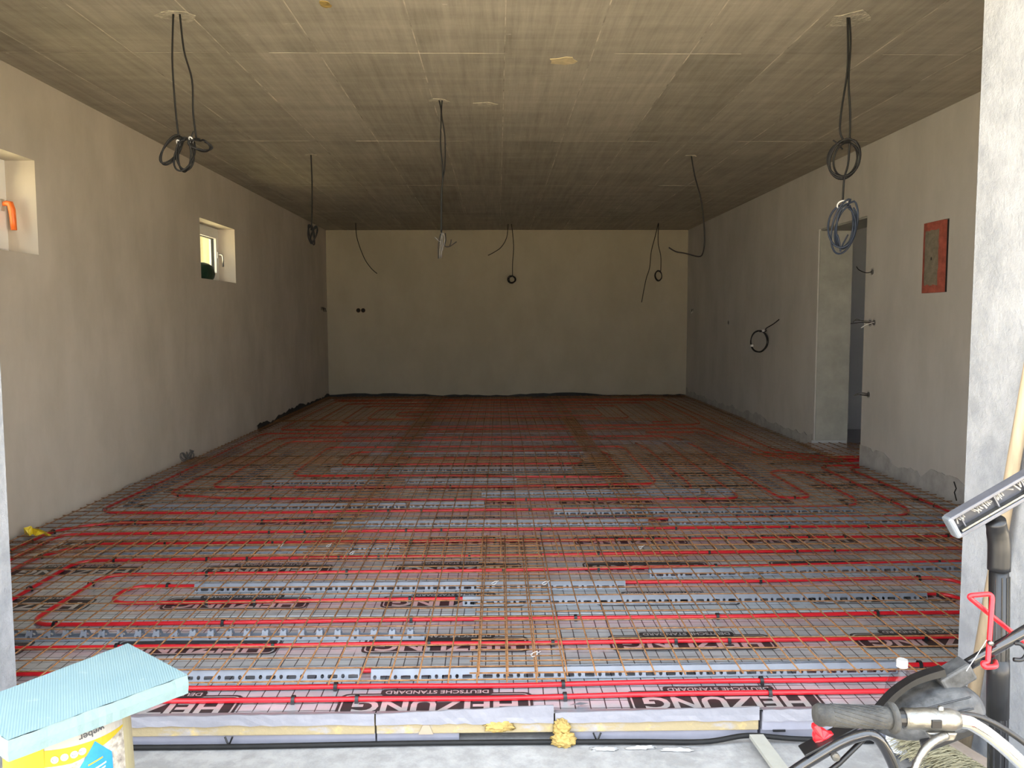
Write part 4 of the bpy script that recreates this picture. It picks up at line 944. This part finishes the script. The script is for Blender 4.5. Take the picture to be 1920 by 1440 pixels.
q0, q1 = A0+axd*.30+upv*-.036+Vector((0, -.074, 0)), A0+axd*.97+upv*-.030+Vector((0, -.055, 0))
mb = MB(); hgt = upv*.026; dpt = Vector((0, .02, 0)); mb.add([q0-hgt*.7, q1-hgt*.6, q1+hgt*.6, q0+hgt*.3, q0-hgt*.7+dpt, q1-hgt*.6+dpt, q1+hgt*.6+dpt, q0+hgt*.3+dpt], [(0, 1, 2, 3), (7, 6, 5, 4), (0, 4, 5, 1), (1, 5, 6, 2), (2, 6, 7, 3), (3, 7, 4, 0)]); part('side_panel', mb, M_BLACK, gt, bevel=.004)
sa_, sb_ = Vector((1.058, 1.85, .428)), Vector((1.40, 1.86, .625)); sdir = (sb_-sa_).normalized(); sup = Vector((-sdir.z, 0, sdir.x))
mb = MB(); e0, e1 = sa_-sdir*.035, sa_+sdir*.045
mb.add([p_+sup*h+Vector((0, d, 0)) for p_ in (e0, e1) for h, d in ((-.024, -.03), (.020, -.03), (.020, .02), (-.024, .02))], [(0, 1, 2, 3), (7, 6, 5, 4), (0, 4, 5, 1), (1, 5, 6, 2), (2, 6, 7, 3), (3, 7, 4, 0)]); part('shaft_collar', mb, M_DUSTY, gt, bevel=.006)
part('shaft', MB().tube([sa_, sb_], .0135, 16), M_BLACKPAINT, gt, smooth=True)
hk = sa_+sdir*.165
part('cable_hook', MB().tube(smooth_path([hk+sup*-.005+Vector((0, -.012, 0)), hk+Vector((.012, -.02, -.004)), hk+Vector((.026, -.02, -.022)), hk+Vector((.016, -.02, -.040)), hk+Vector((-.004, -.02, -.040))], 5), .005, 8), M_BLACK, gt, smooth=True)
# red bent rod
rd = [Vector((1.42, 1.905, .36)), at(1920, 1204, 1.89), at(1813, 1117, 1.885), at(1861, 1113, 1.885), at(1852, 1243, 1.83), at(1842, 1243, 1.825), at(1846, 1251, 1.82), at(1868, 1250, 1.82), at(1866, 1240, 1.86)]
tag(build('red_rod', MB().tube(round_path(rd, .014, 5), .0058, 10), M_REDPAINT, smooth=True), 'red bent steel rod hooked round the black shaft', 'rod')
tag(build('clip_tip', MB().lathe([(0, -.006), (.006, -.005), (.006, .004), (0, .005)], 10, tuple(at(1857, 1206, 1.838)), 'y'), M_ALU, smooth=True), 'small silver bolt head on the red bent rod', 'bolt')
tag(build('thin_cord', MB().tube(smooth_path([at(1850, 1200, 1.83), at(1834, 1225, 1.825), at(1812, 1258, 1.80)], 4), .0008, 5), M_WHITE), 'thin white cord hanging from the red rod', 'cord')

# small bicycle: only its left handlebar is in view
bi = thing('bicycle', 'bicycle with chrome handlebar, dusty black grip and aluminium brake lever', 'bicycle', (1.08, 1.25, SLAB))
bar_pts = smooth_path([(.655, 1.34, .583), (.78, 1.34, .577), (.815, 1.338, .566), (.855, 1.33, .537), (.905, 1.315, .492), (.97, 1.28, .452), (1.08, 1.25, .44), (1.19, 1.28, .452), (1.255, 1.315, .492), (1.305, 1.33, .537), (1.38, 1.34, .577), (1.62, 1.34, .59)], 5)
part('handlebar', MB().tube(bar_pts, .0118, 16), M_CHROME, bi, smooth=True)
def grip(x0, x1, z0, z1):
    d = Vector((x1-x0, 0, z1-z0)); k = 26; pts = [Vector((x0, 1.34, z0))+d*(i/k) for i in range(k+1)]
    rs = [.0155 if i == 0 else .0185 if i < 2 else .0195 if i < 3 else (.0178+.0005*(i % 2)) for i in range(k+1)]; rs[-3:] = [.0185, .0185, .0185]
    return MB().tube(pts, rs, 20)
gr = part('grip', grip(.537, .664, .590, .583), M_RUBBER, bi, smooth=True)
sub('end_flange', MB().lathe([(.014, .0), (.024, .001), (.0268, .004), (.0245, .010), (.016, .012)], 22, (.664, 1.34, .583), 'x'), M_RUBBER, gr, smooth=True)
mb = MB()
for i in range(16):
    a0 = i*PI/8; mb.tube([(.565+.088*f, 1.34+.0184*math.cos(a0+1.2*f), .5885-.005*f+.0184*math.sin(a0+1.2*f)) for f in [j/8 for j in range(9)]], .0009, 4)
sub('grip_rib', mb, M_RUBBER, gr)
part('grip', grip(1.62, 1.50, .590, .585), M_RUBBER, bi, smooth=True)
part('bar_collar', MB().tube([(.676, 1.34, .582), (.690, 1.34, .5815)], .0145, 14), M_BLACK, bi)
cl = part('brake_clamp', MB().tube([(.689, 1.34, .5815), (.715, 1.34, .5805), (.722, 1.34, .580), (.770, 1.34, .578), (.783, 1.34, .577)], [.0178, .0178, .0192, .0188, .0150], 18), M_ALU, bi, smooth=True)
sub('clamp_slot', MB().box(.727, .744, 1.318, 1.322, .574, .588), M_BLACK, cl, bevel=.001)
sub('clamp_bolt', MB().lathe([(0, .007), (.0045, .006), (.0050, 0)], 10, (.751, 1.338, .597), 'z'), M_ALU, cl, smooth=True)
sub('lever_mount', MB().add([(.722, 1.325, .564), (.776, 1.325, .562), (.770, 1.325, .548), (.735, 1.325, .546), (.722, 1.35, .564), (.776, 1.35, .562), (.770, 1.35, .548), (.735, 1.35, .546)], [(3, 2, 1, 0), (4, 5, 6, 7), (0, 1, 5, 4), (1, 2, 6, 5), (2, 3, 7, 6), (3, 0, 4, 7)]), M_ALU, cl, bevel=.003)
lv = part('brake_lever', MB().tube(smooth_path([(.757, 1.33, .556), (.735, 1.318, .555), (.715, 1.31, .547), (.698, 1.302, .532), (.688, 1.297, .515), (.682, 1.295, .508)], 4), [.0075]*5+[.0068]*6+[.0058]*10, 10), M_ALU, bi, smooth=True)
sub('lever_ball', MB().lathe([(0.0, -.0115)]+[(.0115*math.sin(a), -.0115*math.cos(a)) for a in [PI*i/10 for i in range(1, 10)]]+[(0, .0115)], 16, (.682, 1.295, .508), 'z'), M_ALU, lv, smooth=True)
part('brake_cable', MB().tube(smooth_path([(.783, 1.352, .582), (.83, 1.36, .573), (.88, 1.36, .548), (.93, 1.35, .512), (1.02, 1.33, .44), (1.08, 1.30, .30), (1.08, 1.28, .2)], 5), .0052, 10), M_BLACK, bi, smooth=True)
part('stem', MB().tube([(1.08, 1.25, .45), (1.08, 1.26, .24)], .015, 12), M_CHROME, bi, smooth=True)
part('head_tube', MB().tube([(1.08, 1.262, .34), (1.08, 1.275, .24)], .022, 12), M_BLACKPAINT, bi, smooth=True)
for s_ in (-.04, .04): part('fork_leg', MB().tube(round_path([(1.08, 1.275, .235), (1.08+s_, 1.28, .225), (1.08+s_, 1.32, .07)], .02), .010, 8), M_BLACKPAINT, bi, smooth=True)
part('tyre', MB().tube([(1.08, 1.32+.158*math.cos(a), .0770+.158*math.sin(a)) for a in [2*PI*i/32 for i in range(32)]], .019, 10, closed=True), M_RUBBER, bi, smooth=True)
mb = MB()
for i in range(12): a = 2*PI*i/12; mb.tube([(1.08, 1.32, .077), (1.08, 1.32+.145*math.cos(a), .077+.145*math.sin(a))], .0015, 4)
part('spokes', mb, M_ALU, bi)
part('frame', MB().tube([(1.08, 1.268, .29), (1.08, .75, .08)], .016, 10).tube([(1.08, .75, .08), (1.08, .55, .30)], .014, 10).tube([(1.08, .75, .08), (1.08, .42, .077)], .011, 8), M_REDPAINT, bi, smooth=True)
part('saddle', MB().tube([(1.08, .66, .325), (1.08, .58, .33), (1.08, .50, .335)], [.02, .045, .06], 12), M_BLACK, bi, smooth=True)
part('tyre', MB().tube([(1.08, .42+.158*math.cos(a), .0770+.158*math.sin(a)) for a in [2*PI*i/32 for i in range(32)]], .019, 10, closed=True), M_RUBBER, bi, smooth=True)
